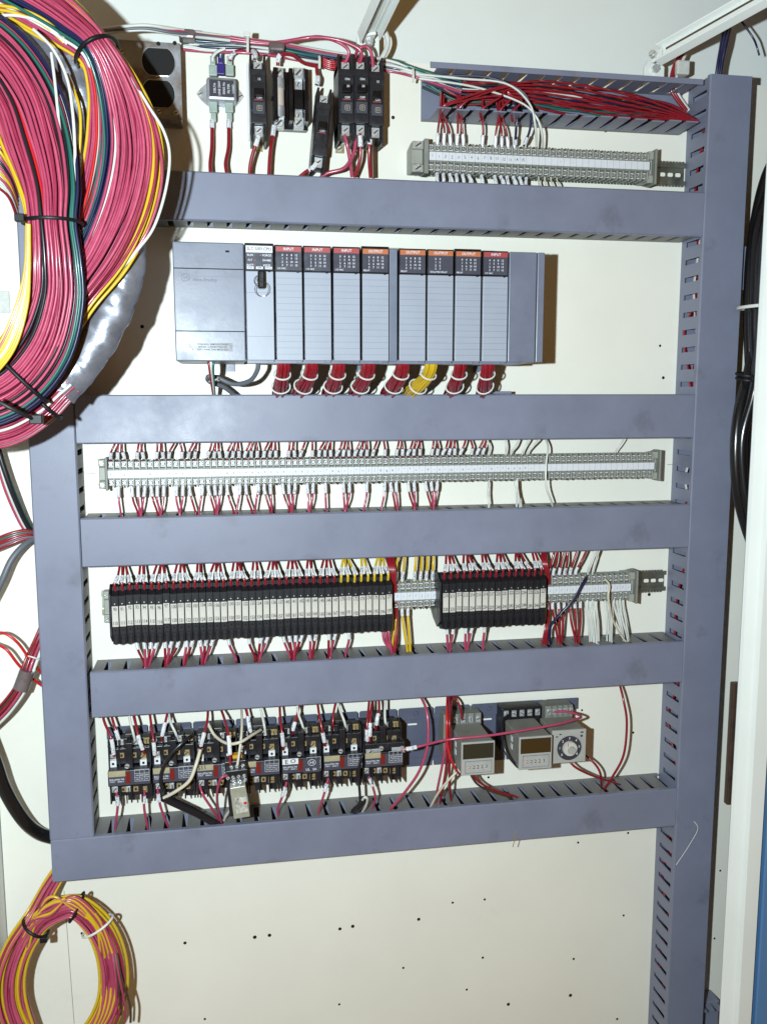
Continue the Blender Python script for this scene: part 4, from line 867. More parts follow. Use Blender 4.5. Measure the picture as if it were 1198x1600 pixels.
for pts, c, lab in (([(700, 1086, .04), (701, 1110, .07), (697, 1160, .08), (690, 1200, .078), (682, 1240, .06), (680, 1262, .035)], 'pink', 'red wire hanging straight beside the first timer'),
                    ([(703, 1086, .04), (704, 1110, .08), (700, 1160, .09), (696, 1205, .08), (690, 1240, .06), (686, 1264, .035)], 'red', 'second red wire hanging beside the first timer, inner of the pair'),
                    ([(706, 1086, .04), (702, 1120, .095), (703, 1160, .10), (702, 1200, .085), (703, 1235, .06), (705, 1255, .035)], 'red', 'red wire hanging against the side of the first timer'),
                    ([(699, 1086, .04), (698, 1120, .095), (699, 1165, .10), (708, 1195, .10), (718, 1210, .08), (722, 1205, .06)], 'bred', 'bright red wire curling under the first timer'),
                    ([(708, 1088, .04), (714, 1095, .05), (720, 1110, .052), (722, 1124, .046)], 'red', 'short red wire ending on the first timer socket'),
                    ([(715, 1205, .08), (700, 1220, .08), (684, 1240, .065), (670, 1266, .04)], 'cream', 'cream wire slanting from under the first timer into the lowest duct'),
                    ([(737, 1205, .07), (748, 1222, .07), (775, 1236, .06), (802, 1244, .052), (820, 1250, .035)], 'red', 'red wire running from under the first timer along to the lowest duct'),
                    ([(734, 1208, .07), (745, 1225, .066), (765, 1236, .058), (790, 1244, .05), (806, 1252, .035)], 'dark_brown', 'brown wire running beside the red one under the first timer'),
                    ([(888, 1188, .06), (900, 1200, .066), (925, 1212, .06), (950, 1220, .05), (968, 1226, .035)], 'red', 'red wire from under the dial timer sagging to the lowest duct'),
                    ([(914, 1180, .05), (930, 1195, .06), (938, 1210, .06), (939, 1228, .036)], 'red', 'red wire curving from behind the dial timer into the lowest duct'),
                    ([(968, 1070, .04), (974, 1095, .055), (979, 1130, .06), (974, 1180, .062), (956, 1215, .055), (942, 1236, .036)], 'red', 'single red wire bowing between the ducts on the bare panel beside the dial timer')):
    wire(pts, c, lab, None, .0019, n=6, sides=8)
wire([P(794, 1118, .045), P(786, 1126, .06), P(784, 1150, .08), P(790, 1175, .095), P(806, 1196, .10), P(812, 1200, .08)], 'wblack', 'black wire looping round the digital timer beside the dial timer', None, .0022, n=6, sides=8)

# ------------------------------------------------------------------ top-left group: outlet box, filter, breakers, fuse holder
q0, q1 = P(183, 62, .052), P(283.5, 184, .052)
ob = thing('outlet_box', 'stained galvanised outlet box with two empty round receptacle openings', 'outlet box', (q1.x, 0, q1.z))
B().box(q0.x, q1.x, q1.z, q0.z, 0, .048).obj('box', ['boxsteel'], ob, bevel=.002)
pb_ = B().box(q0.x - .001, q1.x + .001, q1.z - .001, q0.z + .001, .0482, .052).obj('cover_plate', ['boxsteel'], ob, origin=None)
for yy in (96, 146):
    c = P(247.5, yy, .053); pl_ = []
    for k in range(32):
        a = 2 * math.pi * k / 32; pl_.append((c.x + .0215 * math.cos(a), c.z + max(-.0172, min(.0172, .0215 * math.sin(a)))))
    B().prism(pl_, .0521, .0527).obj('receptacle_opening', ['void'], ob)
    tt = [(x, -.0527, z) for x, z in pl_]; B().tube(tt, .0007, 4, 0, True).obj('opening_rim', ['zinc'], ob)
for xx, yy in ((247.5, 121), (249, 174), (275, 176), (190, 80)):
    c = P(xx, yy, .0525); B().screw(c.x, c.z, .0522, .0036, 0, 1, .4).obj('screw', ['screw', 'ink'], ob, smooth=40)
for xx, yy in ((247.5, 67.5), (273, 66.5)):
    c = P(xx, yy, .0525); B().cyl((c.x, -.0521, c.z), (0, -1, 0), .0027, .0005, 12).obj('screw_hole', ['void'], ob)
# EMI filter
c0, c1 = P(322, 118, .03), P(370, 157, .03); fl = thing('line_filter', 'small metal-cased line filter with dark label and push-on terminals', 'filter', ((c0.x + c1.x) / 2, 0, c1.z))
zc = (c0.z + c1.z) / 2
ea, eb = P(307, 146, .003), P(381, 148, .003)
B().prism([(ea.x, zc), (ea.x + .006, zc + .008), (c0.x + .006, zc + .020), (c1.x - .006, zc + .020), (eb.x - .006, zc + .008), (eb.x, zc), (eb.x - .006, zc - .008), (c1.x - .006, zc - .020), (c0.x + .006, zc - .020), (ea.x + .006, zc - .008)], .0003, .002).obj('mounting_flange', ['zinc'], fl, bevel=.0004)
B().box(c0.x, c1.x, c1.z, c0.z, .002, .030).obj('case', ['galv'], fl, bevel=.004)
B().box(c0.x + .004, c1.x - .004, c1.z + .004, c0.z - .004, .030, .0305).obj('label', ['ink'], fl)
tb = B()
for k, s in enumerate(('DELTA', 'LINE 250V', '50/60 Hz', 'FILTER', 'LOAD')):
    put_text(tb, s, c0.x + .011 + k * .0062, zc, .0308, .0042, 0, 1, math.pi / 2)
tb.obj('lettering', ['print'], fl)
for xx in (313, 376): c = P(xx, 147, .003); B().screw(c.x, zc, .002, .0036, 0, 1, .5).obj('screw', ['screw', 'ink'], fl, smooth=40)
for xx, yy, up, m_ in ((333, 118, 1, 'spade'), (345, 116, 1, 'purple'), (359, 118, 1, 'spade'), (333, 158, -1, 'spade'), (358, 158, -1, 'spade')):
    c = P(xx, yy, .018); b = B(); l1, l2 = (.014, .012)
    b.box(c.x - .0055, c.x + .0055, c.z, c.z + up * l1, .012, .020); b.box(c.x - .0036, c.x + .0036, c.z + up * l1, c.z + up * (l1 + l2), .012, .019); b.obj('push_on_terminal', [m_], fl, bevel=.001)
for xx in (330.5, 356.5): wire([P(xx + 1, 186, .016), P(xx + 1, 200, .018), P(xx + .5, 230, .022), P(xx - 2 if xx < 340 else xx - 4, 255, .03), P(xx - 1, 275, .035)], 'red', 'red wire from the underside of the line filter into the duct', 'red wires below the line filter', .0026, [(.05, .24)], 6, 8, .0034)
wire([P(333, 95, .018), P(333, 88, .02), P(340, 80, .024), P(352, 75, .026)], 'wwhite', 'white wire bending from the line filter into the overhead harness', None, .0024)
wire([P(345, 90, .018), P(346, 82, .02), P(350, 76, .024)], 'green', 'green wire from the blue terminal of the line filter', None, .0024)
wire([P(359, 95, .018), P(362, 85, .022), P(370, 80, .026), P(385, 78, .026), P(396, 82, .03)], 'red', 'red wire with white sleeve from the line filter towards the single breaker', None, .0024, [(.1, .45)])
# breakers
def breaker(label, pq, wd, ln, h1, rot, handle_on, group, logo=True, t10='20'):
    """pq: centre of the front; wd, ln: size in metres"""
    t = thing('circuit_breaker', label, 'circuit breaker', (pq.x, -.004, pq.z), group)
    x, z = 0, 0; Hh = h1
    def o(b, nm, m_, bev=0):
        for i, v in enumerate(b.v):
            vx, vz = v[0], v[2]; c, s = math.cos(rot), math.sin(rot); b.v[i] = (pq.x + vx * c - vz * s, v[1], pq.z + vx * s + vz * c)
        return b.obj(nm, m_, t, bevel=bev, smooth=40 if nm == 'terminal_screw' else None)
    w2, l2 = wd / 2, ln / 2
    b = B().box(-w2, w2, -l2 * .82, l2 * .80, .006, Hh - .012); b.box(-w2, w2, -l2 * .62, l2 * .62, Hh - .013, Hh); b.box(-w2 + .001, w2 - .001, -l2 * .35, l2 * .45, Hh - .002, Hh + .003)
    b.box(-w2, -w2 + .003, l2 * .6, l2, .010, Hh - .008); b.box(w2 - .003, w2, l2 * .6, l2, .010, Hh - .008); b.box(-w2, -w2 + .003, -l2, -l2 * .6, .010, Hh - .008); b.box(w2 - .003, w2, -l2, -l2 * .6, .010, Hh - .008)
    o(b, 'body', ['black'], .001)
    o(B().box(-w2 + .0035, w2 - .0035, -l2 * .10, l2 * .30, Hh + .0028, Hh + .0036), 'handle_slot', ['void'])
    hz = l2 * .10 if handle_on else l2 * .02
    o(B().box(-w2 + .0045, w2 - .0045, hz - .004, hz + .006, Hh + .003, Hh + .011), 'handle', ['blackg'], .0012)
    o(B().box(-w2 + .003, w2 - .003, -l2 * .42, -l2 * .16, Hh + .003, Hh + .0038), 'label', ['plc_win'] if logo else ['black'])
    tb = B(); put_text(tb, 'OFF', .001, -l2 * .06, Hh + .0040, .0042); put_text(tb, 'ON' if handle_on else t10, .001, l2 * .36, Hh + .0040, .0042)
    if handle_on: put_text(tb, t10, .001, l2 * .16, Hh + .0114, .004)
    o(tb, 'lettering', ['print'])
    lg = B(); zc_ = -l2 * .29; e = .0036
    for a in ((-e, e, e - .0006, e), (-e, e, -e, -e + .0006), (-e, -e + .0006, -e, e), (e - .0006, e, -e, e)): lg.box(a[0] + .001, a[1] + .001, zc_ + a[2], zc_ + a[3], Hh + .0038, Hh + .0042)
    put_text(lg, 'D', .001, zc_, Hh + .0042, .0052)
    if logo: o(lg, 'logo', ['beige'])
    o(B().box(-w2 + .005, w2 - .005, -l2 * .115, -l2 * .095, Hh + .0038, Hh + .0042), 'red_stripe', ['hred'])
    for zz in (-l2 * .74, l2 * .72):
        b = B().box(-.0052, .0052, zz - .007, zz + .006, Hh - .013, Hh - .010, 0); b.screw(0, zz, Hh - .010, .0046, 1, 2, .7, .002); o(b, 'terminal_screw', ['zinc', 'screw', 'ink'])
    return t
pA = P(404, 148, .062); breaker('single black circuit breaker between the line filter and the fuse holder', pA, .0215, .112, .058, 0, False, 'black circuit breakers', t10='15')
pl_ = P(391, 150, .02); mp_ = tag(B().box(pl_.x - .004, P(419, 150, .02).x, P(400, 215, .02).z, P(400, 92, .02).z, .0005, .0055).obj('mounting_plate', ['white'], bevel=.0006), 'white mounting plate under the single circuit breaker', 'plate')
pl_ = P(403, 222, .004); B().box(pl_.x - .003, pl_.x + .006, P(403, 236, .004).z, P(403, 208, .004).z, .0005, .003).obj('mounting_foot', ['brass'], mp_)
pT = P(503, 200, .058); breaker('black circuit breaker hanging loose and tilted beside the fuse holder', pT, .020, .112, .055, -.10, False, 'black circuit breakers', False, '')
for k, (x_, y_, on) in enumerate(((541.5, 148, True), (565, 148, True), (589, 152, False))):
    breaker(['black circuit breaker on the fuse holder side of the trio', 'middle black circuit breaker of the trio', 'black circuit breaker at the end of the trio with handle off'][k], P(x_, y_, .065), .0212, .112, .062, 0, on, 'black circuit breakers', True, '20' if on else '15')
pq_ = P(562, 150, .01); mp_ = tag(B().box(P(524, 150, .01).x, P(600, 150, .01).x, P(560, 225, .01).z, P(560, 98, .01).z, .0005, .006).obj('mounting_plate', ['galv'], bevel=.0006), 'grey steel mounting plate under the three circuit breakers', 'plate')
for x_ in (531, 557, 578):
    q = P(x_, 232, .006); f_ = B().box(q.x - .006, q.x + .006, q.z - .005, q.z + .012, .0005, .004).obj('mounting_foot', ['brass'], mp_)
    B().screw(q.x, q.z, .004, .0042, 0, 1, .5, .002).obj('screw', ['screw', 'ink'], f_, smooth=40)
# fuse holder, two poles (one fuse fitted)
qa, qb = P(426, 104, .03), P(481, 198, .03); fh = thing('fuse_holder', 'black two-pole fuse holder with one pale cartridge fuse fitted', 'fuse holder', ((qa.x + qb.x) / 2, 0, qb.z))
xm = (qa.x + qb.x) / 2; b = B().box(qa.x, qb.x, qb.z, qa.z, .0005, .014)
for x_ in (qa.x, xm - .0025, qb.x - .005): b.box(x_, x_ + .005, qb.z + .004, qa.z - .004, .014, .042); 
for x_ in (qa.x - .002, qb.x - .003): b.box(x_, x_ + .005, qb.z + .038, qa.z - .038, .010, .030)
b.box(xm + .005, qb.x - .006, (qa.z + qb.z) / 2 - .014, (qa.z + qb.z) / 2 + .012, .014, .026)
b.obj('base', ['blackg'], fh, bevel=.001)
for x_, full in ((436, True), (467, False)):
    c = P(x_, 150, .034)
    for yy, s in ((112, 1), (190, -1)):
        z = P(x_, yy, .03).z; bb = B().box(c.x - .0068, c.x + .0068, z - .007, z + .007, .014, .026, 0); bb.screw(c.x, z, .026, .0062, 1, 2, .8, .0025); bb.box(c.x - .0058, c.x + .0058, z - s * .007, z - s * .024, .014, .020, 0); bb.obj('terminal_clip', ['zinc', 'screw', 'ink'], fh, smooth=40)
    if full:
        z0_, z1_ = P(x_, 181, .034).z, P(x_, 122, .034).z; L_ = z1_ - z0_
        B().cyl((c.x, -.030, z0_ + L_ * .28), (0, 0, 1), .0072, L_ * .46, 20).obj('fuse_body', ['fuse'], fh, smooth=40)
        for a in (0, .74): B().cyl((c.x, -.030, z0_ + L_ * a), (0, 0, 1), .0080, L_ * .27, 20).obj('fuse_cap', ['zinc'], fh, smooth=40)
    else:
        for dz in (.02, -.022):
            z = (qa.z + qb.z) / 2 + dz; B().screw(c.x, z, .021, .004, 0, 1, 1.2).obj('screw', ['screw', 'ink'], fh, smooth=40)
# wires of the top group
TW = [([(404, 212, .05), (401, 222, .05), (395, 240, .045), (391, 258, .04), (390, 275, .035)], 'red', .0026, [(.02, .32)], 'red wire with white sleeve below the single circuit breaker'),
      ([(428, 196, .03), (426, 212, .032), (422, 240, .034), (420, 275, .035)], 'red', .0026, [(.02, .35)], 'red wire with white sleeve below the fuse holder'),
      ([(495, 254, .045), (488, 262, .045), (478, 268, .04), (468, 276, .035)], 'red', .0026, [(.05, .5)], 'red wire with white sleeve from the foot of the tilted breaker'),
      ([(495, 132, .04), (497, 122, .038), (495, 110, .03), (496, 100, .028)], 'red', .0026, [(.0, .4)], 'red wire with white sleeve rising from the tilted breaker'),
      ([(538, 210, .05), (542, 225, .05), (546, 245, .045), (550, 276, .035)], 'pink', .0026, [], 'red wire below the trio breaker on the fuse holder side'),
      ([(556, 216, .046), (552, 240, .045), (538, 262, .045), (512, 270, .04), (500, 278, .035)], 'pink', .0026, [], 'red wire curving from under the trio towards the tilted breaker'),
      ([(562, 208, .05), (563, 225, .05), (562, 250, .045), (554, 276, .035)], 'red', .0026, [(.12, .4)], 'red wire with white sleeve below the middle breaker of the trio'),
      ([(578, 218, .05), (577, 228, .05), (577, 250, .045), (579, 277, .035)], 'red', .0026, [(.0, .3)], 'red wire with white sleeve below the end breaker of the trio'),
      ([(583, 218, .04), (582, 240, .04), (583, 277, .035)], 'dark_brown', .0026, [], 'brown wire below the end breaker of the trio'),
      ([(360, 58, .03), (420, 66, .036), (470, 60, .05), (500, 57, .055), (530, 66, .058), (545, 80, .058), (538, 100, .05)], 'pink', .0024, [], 'red wire arching onto the trio breaker on the fuse holder side'),
      ([(360, 62, .03), (425, 68, .036), (480, 58, .052), (520, 60, .06), (555, 72, .062), (565, 84, .060), (561, 100, .05)], 'pink', .0024, [], 'red wire arching onto the middle breaker of the trio'),
      ([(555, 88, .045), (560, 76, .058), (572, 72, .06), (580, 82, .058), (583, 106, .05)], 'pink', .0024, [], 'red wire arching onto the end breaker of the trio'),
      ([(398, 92, .05), (399, 84, .046), (394, 78, .035)], 'red', .0026, [(.0, .8)], 'short red wire with white sleeve on top of the single breaker'),
      ([(434, 102, .04), (435, 90, .044), (441, 84, .046), (458, 86, .042), (475, 98, .034), (500, 104, .028)], 'red', .0024, [(.1, .32)], 'red wire with white sleeve hooked over the top of the fuse holder'),
      ([(594, 94, .03), (602, 80, .03), (606, 65, .03), (602, 50, .03), (592, 42, .02)], 'wwhite', .0036, [], 'thick white wire curving from behind the trio up to the steel brace')]
for pts, c, r, sl, lab in TW: wire(pts, c, lab, None, r, sl, 6, 8, .0035)
# overhead harness: several strands from the coil to the coverless duct
oh = thing('wire_harness', 'overhead harness of red, white, navy and green wires leading into the coverless duct', 'wire harness', P(400, 70, .02))
OC = ['wwhite', 'pink', 'gcable', 'wwhite', 'green', 'navy', 'navy', 'green', 'wwhite', 'navy', 'wwhite', 'wwhite', 'pink']
for k in range(13):
    o_ = k * 2.1
    if k < 4: pts = [(150, 46 + o_, .05), (220, 40 + o_, .055), (270, 46 + o_, .05), (320, 52 + o_ * .8, .03), (400, 62 + o_ * .8, .028), (440, 66 + o_, .026), (520, 82 + o_, .022), (600, 92 + o_, .02), (650, 108 + o_, .028), (720, 135 + o_ * .6, .03)]
    else: pts = [(284, 50 + o_, .02), (330, 54 + o_, .022), (380, 56 + o_, .025), (430, 62 + o_ * .95, .025), (480, 72 + o_ * .9, .022), (540, 80 + o_, .02), (605, 84 + o_, .02), (650, 98 + o_ * .9, .028), (720, 120 + o_ * .9, .03)]
    B().tube(path([P(x, y + U(-1.5, 1.5), h + U(-.003, .003)) for x, y, h in pts], 6), .0021, 7).obj('wire', [OC[k]], oh, smooth=60)
for xx, yy, dx, m_ in ((292, 52, 12, 'dark_brown'), (432, 72, 12, 'dark_brown')):
    q = P(xx, yy, .038); B().box(q.x - dx * .0009, q.x + dx * .0009, q.z - .007, q.z + .005, .020, .044).obj('tape_wrap', ['wrap'], oh, bevel=.003)
for xx, y0_, y1_ in ((387, 55, 80), (645, 108, 128), (499, 88, 106)):
    a, b = P(xx, y0_, .042), P(xx, y1_, .042); B().tube([a, a + Vector((0, -.003, -.003)), b + Vector((0, -.003, .003)), b], .0019, 6).obj('cable_tie', ['tiew'], oh, smooth=50)
q = P(386, 54, .044); B().box(q.x - .004, q.x + .004, q.z - .003, q.z + .003, .038, .048).obj('tie_head', ['tiew'], oh, bevel=.0006)
for k in range(5): 
    B().tube(path([P(500, 88 + k * 3, .022), P(520, 96 + k * 3, .024), P(545, 92 + k * 2.4, .022), P(590, 96 + k * 2, .02)], 6), .0021, 7).obj('wire', ['bred' if k % 2 else 'red'], oh, smooth=60)
# ------------------------------------------------------------------ wires lying in the coverless duct, and inside the ducts
dw = thing('wire_bundle', 'red, green and white wires lying in the coverless duct', 'wire bundle', P(880, 160, .02))
cols = ['red', 'navy', 'red', 'green', 'wwhite', 'red', 'green', 'wblack', 'red', 'navy', 'red', 'wblack', 'red', 'wblack', 'green', 'red', 'red', 'wblack', 'wwhite', 'red', 'navy', 'red']
for k, c in enumerate(cols):
    yo = (k % 8) * 5.2 + U(-2, 2); h = .006 + .004 * (k // 4) + U(-.002, .002)
    pts = [(655 + U(0, 30), 118 + yo * .5, h), (720, 128 + yo * .9, h), (800, 128 + yo + U(-6, 6), h + .006), (880, 136 + yo + U(-6, 6), h + .008), (960, 146 + yo + U(-5, 5), h + .006), (1040, 164 + yo * .6 + U(-4, 4), h), (1085, 186 + yo * .25, h), (1100, 196 + yo * .3, h)]
    B().tube(path([P(*p) for p in pts], 6), .0019, 6).obj('wire', [c], dw, smooth=60)
for k, (a, b_) in enumerate((((700, 165), (690, 185)), ((730, 160), (717, 185)), ((770, 160), (752, 187)), ((790, 160), (781, 188)), ((805, 165), (800, 190)), ((700, 168), (689, 190)))):
    B().tube(path([P(1090, 188, .04), P(1010 - k * 8, 156 + k * 5, .05), P(900 - k * 6, 131 + k * 6.5, .056), P(810 - k * 4, 129 + k * 4, .06), P(a[0] + 10, a[1] - 8, .06), P(b_[0], b_[1] - 16, .055), P(b_[0], b_[1], .044)], 7), .0016, 6).obj('wire', ['red'], dw, smooth=60)
# end piece of the tall duct, seen above the coverless duct
q = P(1085, 160, .03); 
vb = thing('wire_bundle', 'red, white and green wires inside the tall upright duct, showing through its slots', 'wire bundle', (.925, -.03, 0))
for k in range(18):
    c = ['red', 'wwhite', 'red', 'green', 'red', 'navy', 'red', 'wwhite', 'pink'][k % 9]; x = .908 + U(0, .045); pts = []; z = .40 - U(0, .04)
    zend = random.choice((-.1, -.5, -1.19, -1.19)) if k % 3 else -1.19
    while z > zend: pts.append(Vector((x + U(-.006, .006), -.012 - U(0, .046), z))); z -= .07
    pts.append(Vector((x, -.03, zend)))
    if len(pts) > 2: B().tube(path(pts, 4), .0019, 5).obj('wire', [c], vb, smooth=60)
hb_ = thing('wire_bundle', 'red wires inside the duct above the controller, showing through its lower slots', 'wire bundle', (.4, -.03, z2b))
for k in range(7):
    B().tube(path([Vector((x2l + .02 + j * .085, -.045 + U(-.01, .01), z2b + .006 + U(0, .004))) for j in range(11)], 4), .0019, 5).obj('wire', ['red' if k % 4 else 'wwhite'], hb_, smooth=60)
for zz, lab in ((z4t, 'wires inside the duct under the long terminal row, just below its slots'), (z5t, 'wires inside the duct under the fuse blocks, just below its slots'), (z6t, 'wires inside the lowest duct, just below its slots')):
    t = thing('wire_bundle', 'red ' + lab, 'wire bundle', (.4, -.03, zz))
    for k in range(6): B().tube(path([Vector((.01 + j * .085, -.035 + U(-.015, .02), zz - .024 - U(0, .012))) for j in range(11)], 4), .0019, 5).obj('wire', ['red' if k % 4 else 'wwhite'], t, smooth=60)

# ------------------------------------------------------------------ steel braces at the top
def brace(label, a, b_, wdt, a_h, b_h, up):
    A, Bp = P(a[0], a[1], a_h), P(b_[0], b_[1], b_h); ax = (Bp - A); L_ = ax.length; ax.normalize()
    sd = Vector(up); sd = (sd - ax * sd.dot(ax)).normalized(); nn = ax.cross(sd)
    t = thing('steel_brace', label, 'brace', A, 'white steel braces at the head of the panel')
    def bar(u0, u1, n0, n1, l0, l1, nm, m_='cab', bev=.001):
        v = []
        for l in (l0, l1):
            for u, q in ((u0, n0), (u1, n0), (u1, n1), (u0, n1)): v.append(A + ax * l + sd * u + nn * q)
        B().raw(v, [(0, 1, 2, 3), (7, 6, 5, 4), (0, 4, 5, 1), (1, 5, 6, 2), (2, 6, 7, 3), (3, 7, 4, 0)]).obj(nm, [m_], t, bevel=bev)
    bar(-wdt / 2, wdt / 2, -.0015, .0015, .012, L_, 'channel_web'); bar(-wdt / 2 - .002, -wdt / 2, -.012, .004, .008, L_, 'channel_flange'); bar(wdt / 2, wdt / 2 + .002, -.012, .004, .008, L_, 'channel_flange')
    bar(-wdt * .28, -wdt * .16, -.0024, -.0014, .02, L_, 'slot_line', 'dark_brown', 0); bar(wdt * .22, wdt * .30, -.0034, -.0014, .012, L_, 'rolled_edge')
    bar(-wdt * .3, wdt * .34, -.006, -.0005 - .0015, -.002, .016, 'end_tab')
    c = A + ax * .004 - nn * .006; B().cyl(c, -nn, .006, .006, 6).obj('bolt', ['screw'], t); B().cyl(c, -nn, .0042, .009, 12).obj('bolt_shank', ['screw'], t, smooth=40)
    return t
brace('white steel brace with bolt above the three circuit breakers', (573, 56), (612, -30), .026, .02, .16, (1, 0, .25))
brace('long white steel brace with bolt above the tall upright duct', (1022, 92), (1240, -30), .024, .03, .20, (-.35, 0, -1))
for x_, y_, lab in ((575, 62, 'white steel lug bolted to the panel above the three breakers'), (1022, 108, 'white steel lug bolted to the panel above the coverless duct')):
    q = P(x_, y_, .006); t = thing('mounting_lug', lab, 'lug', (q.x, 0, q.z))
    B().prism([(q.x - .016, q.z - .022), (q.x + .016, q.z - .022), (q.x + .016, q.z + .004), (q.x + .010, q.z + .012), (q.x - .010, q.z + .012), (q.x - .016, q.z + .004)], .0005, .007).obj('lug_plate', ['cab'], t, bevel=.001)
    B().cyl((q.x, -.007, q.z), (0, -1, 0), .0062, .006, 6).obj('bolt', ['screw'], t)
# wires by the long brace
for k in range(3): wire([P(1130 + k * 6, 35, .02), P(1127 + k * 4, 65, .03 + k * .004), P(1122 + k * 3, 95, .035), P(1118 + k * 3, 125, .03)], 'navy', 'navy wire dropping behind the long brace into the tall duct', 'navy wires above the tall duct', .0026, n=6, sides=8)
for k, c in enumerate(('red', 'red', 'wwhite')): wire([P(1066 + k * 5, 70, .01), P(1058 + k * 5, 90, .012), P(1050 + k * 4, 112, .012), P(1048 + k * 4, 140, .012), P(1070 + k * 3, 172, .012)], c, c.replace('wwhite', 'white') + ' wire passing behind the long brace into the coverless duct', 'wires behind the long brace' if c == 'red' else None, .0026, n=6, sides=8)
q = P(1068, 107, .02); tag(B().box(q.x - .011, q.x + .009, q.z - .008, q.z + .012, .006, .022).obj('wire_clip', ['clear'], bevel=.002), 'translucent plastic wire clip beside the long brace', 'clip')
wire([P(1150, 22, .03), P(1160, 35, .035), P(1176, 58, .04), P(1182, 72, .035), P(1186, 86, .035)], 'navy', 'loose dark cable tie tail sticking out under the long brace', None, .0016, cat='cable tie', name='cable_tie')

# ------------------------------------------------------------------ black cables by the right post
def cable(pts, label, r, col='bcable', group=None, n=8, name='cable'): return wire(pts, col, label, group, r, (), n, 12, cat='cable', name=name)
cable([(1240, 215, .05), (1206, 290, .06), (1184, 360, .07), (1180, 450, .08), (1180, 540, .085), (1186, 620, .09), (1198, 700, .09), (1215, 780, .09)], 'thick black cable in the tied bunch, running straight behind the white post', .0085, group='black cables beside the tall duct')
cable([(1246, 225, .06), (1212, 300, .08), (1192, 380, .09), (1188, 460, .10), (1187, 540, .10), (1178, 600, .10), (1168, 660, .10), (1166, 720, .10), (1172, 780, .10), (1190, 850, .10), (1210, 900, .1)], 'thick black cable in the tied bunch, bowing out beside the tall duct', .0085, group='black cables beside the tall duct')
cable([(1240, 250, .04), (1200, 360, .05), (1180, 520, .07), (1168, 590, .09), (1155, 640, .10), (1149, 700, .105), (1153, 770, .105), (1168, 830, .10), (1192, 890, .09)], 'thick black cable bowing farthest out over the edge of the tall duct', .0085, group='black cables beside the tall duct')
cable([(1240, 280, .03), (1204, 430, .05), (1194, 560, .06), (1184, 640, .07), (1180, 700, .07), (1188, 760, .07), (1205, 800, .07)], 'thin black cable looping inside the tied bunch', .006, group='black cables beside the tall duct')
cable([(1238, 200, .04), (1198, 275, .045), (1177, 370, .055), (1170, 470, .065), (1172, 560, .075), (1176, 640, .08), (1190, 740, .08), (1212, 830, .08)], 'thick black cable in the tied bunch, lying closest to the tall duct', .0088, group='black cables beside the tall duct')
cable([(1245, 240, .09), (1206, 330, .10), (1194, 420, .11), (1192, 500, .115), (1186, 570, .115), (1176, 620, .112), (1160, 680, .11), (1160, 740, .11), (1170, 800, .11), (1196, 870, .10)], 'thick black cable in the tied bunch, bowing in front of the others', .0085, group='black cables beside the tall duct')
q = P(1183, 479, .10); tag(B().tube([q + Vector((.024 * math.cos(a * .3927), .038 * math.sin(a * .3927) * .9, .0012 * math.cos(a * .39))) for a in range(16)], .0026, 6, 0, True).obj('cable_tie', ['tiew'], smooth=60), 'white cable tie round the thick black cables', 'cable tie')
for dy in (0, 7):
    q = P(1168, 585 + dy, .10); tag(B().tube([q + Vector((.016 * math.cos(a * .3927), .016 * math.sin(a * .3927), .003 * math.sin(a * .39))) for a in range(16)], .0022, 6, 0, True).obj('cable_tie', ['tieb'], smooth=60), 'black cable tie where the black cables fan out', 'cable tie', 'black ties on the black cables')

# ------------------------------------------------------------------ left side cables
LG = 'cables entering behind the shorter upright duct'
for k, (c, r, dx) in enumerate((('wblack', .0042, 0), ('wwhite', .002, -6), ('pink', .0022, -10), ('green', .002, 3))):
    wire([P(-14 + dx * .5, 660, .05), P(0 + dx * .7, 712, .05), P(18 + dx, 765, .045), P(40 + dx, 815, .03), P(60 + dx, 845, .02)], c, {'wblack': 'black', 'wwhite': 'white', 'pink': 'red', 'green': 'green'}[c] + ' wire slanting down from the big coil behind the shorter upright duct', None, r, n=7, sides=8)
for k, c in enumerate(('red', 'green', 'red', 'red', 'gcable', 'red')):
    wire([P(-20, 850 + k * 3.2, .03), P(10, 836 + k * 3.4, .035), P(40, 829 + k * 2.6, .03), P(70, 832 + k * 2, .02)], c, {'red': 'red', 'green': 'green', 'gcable': 'grey'}[c] + ' wire in the bunch running level behind the shorter upright duct', 'red wires in the level bunch' if c == 'red' else None, .0026, n=6, sides=8)
cable([P(-15, 945, .045), P(2, 910, .05), P(18, 875, .045), P(38, 852, .035), P(60, 838, .02)], 'grey cable curving down from the shorter upright duct', .0045, 'gcable')
wire([P(-10, 990, .05), P(8, 990, .06), P(28, 1005, .06), P(48, 1032, .05), P(72, 1060, .03)], 'bred', 'bright red wire arching into the shorter upright duct, upper of the pair', None, .0021, n=7, sides=8)
wire([P(-10, 1005, .05), P(10, 1015, .06), P(30, 1040, .055), P(55, 1064, .04), P(80, 1080, .03)], 'bred', 'bright red wire arching into the shorter upright duct, lower of the pair', None, .0021, n=7, sides=8)
th = harness('tied bunch of red, white and green wires leaning out behind the shorter upright duct', [(82, 950, .02, .006), (63, 998, .035, .007), (48, 1035, .05, .008), (36, 1070, .055, .008), (12, 1105, .055, .009), (-20, 1135, .05, .011)], 10, .008, 'red', (.38,), None, .0022, cols=['pink', 'red', 'wwhite', 'pink', 'green', 'wblack', 'red', 'pink', 'wwhite', 'red'])
a, b = P(43, 1048, .06), P(32, 1078, .062); B().tube([a, (a + b) / 2, b], .0105, 12).obj('tape_wrap', ['wrap'], th, smooth=50)
cable([P(-30, 1130, .06), P(-8, 1190, .065), P(8, 1235, .06), P(35, 1280, .05), P(62, 1303, .03), P(95, 1312, .02)], 'thick black cable sweeping in under the foot of the shorter upright duct', .0095)

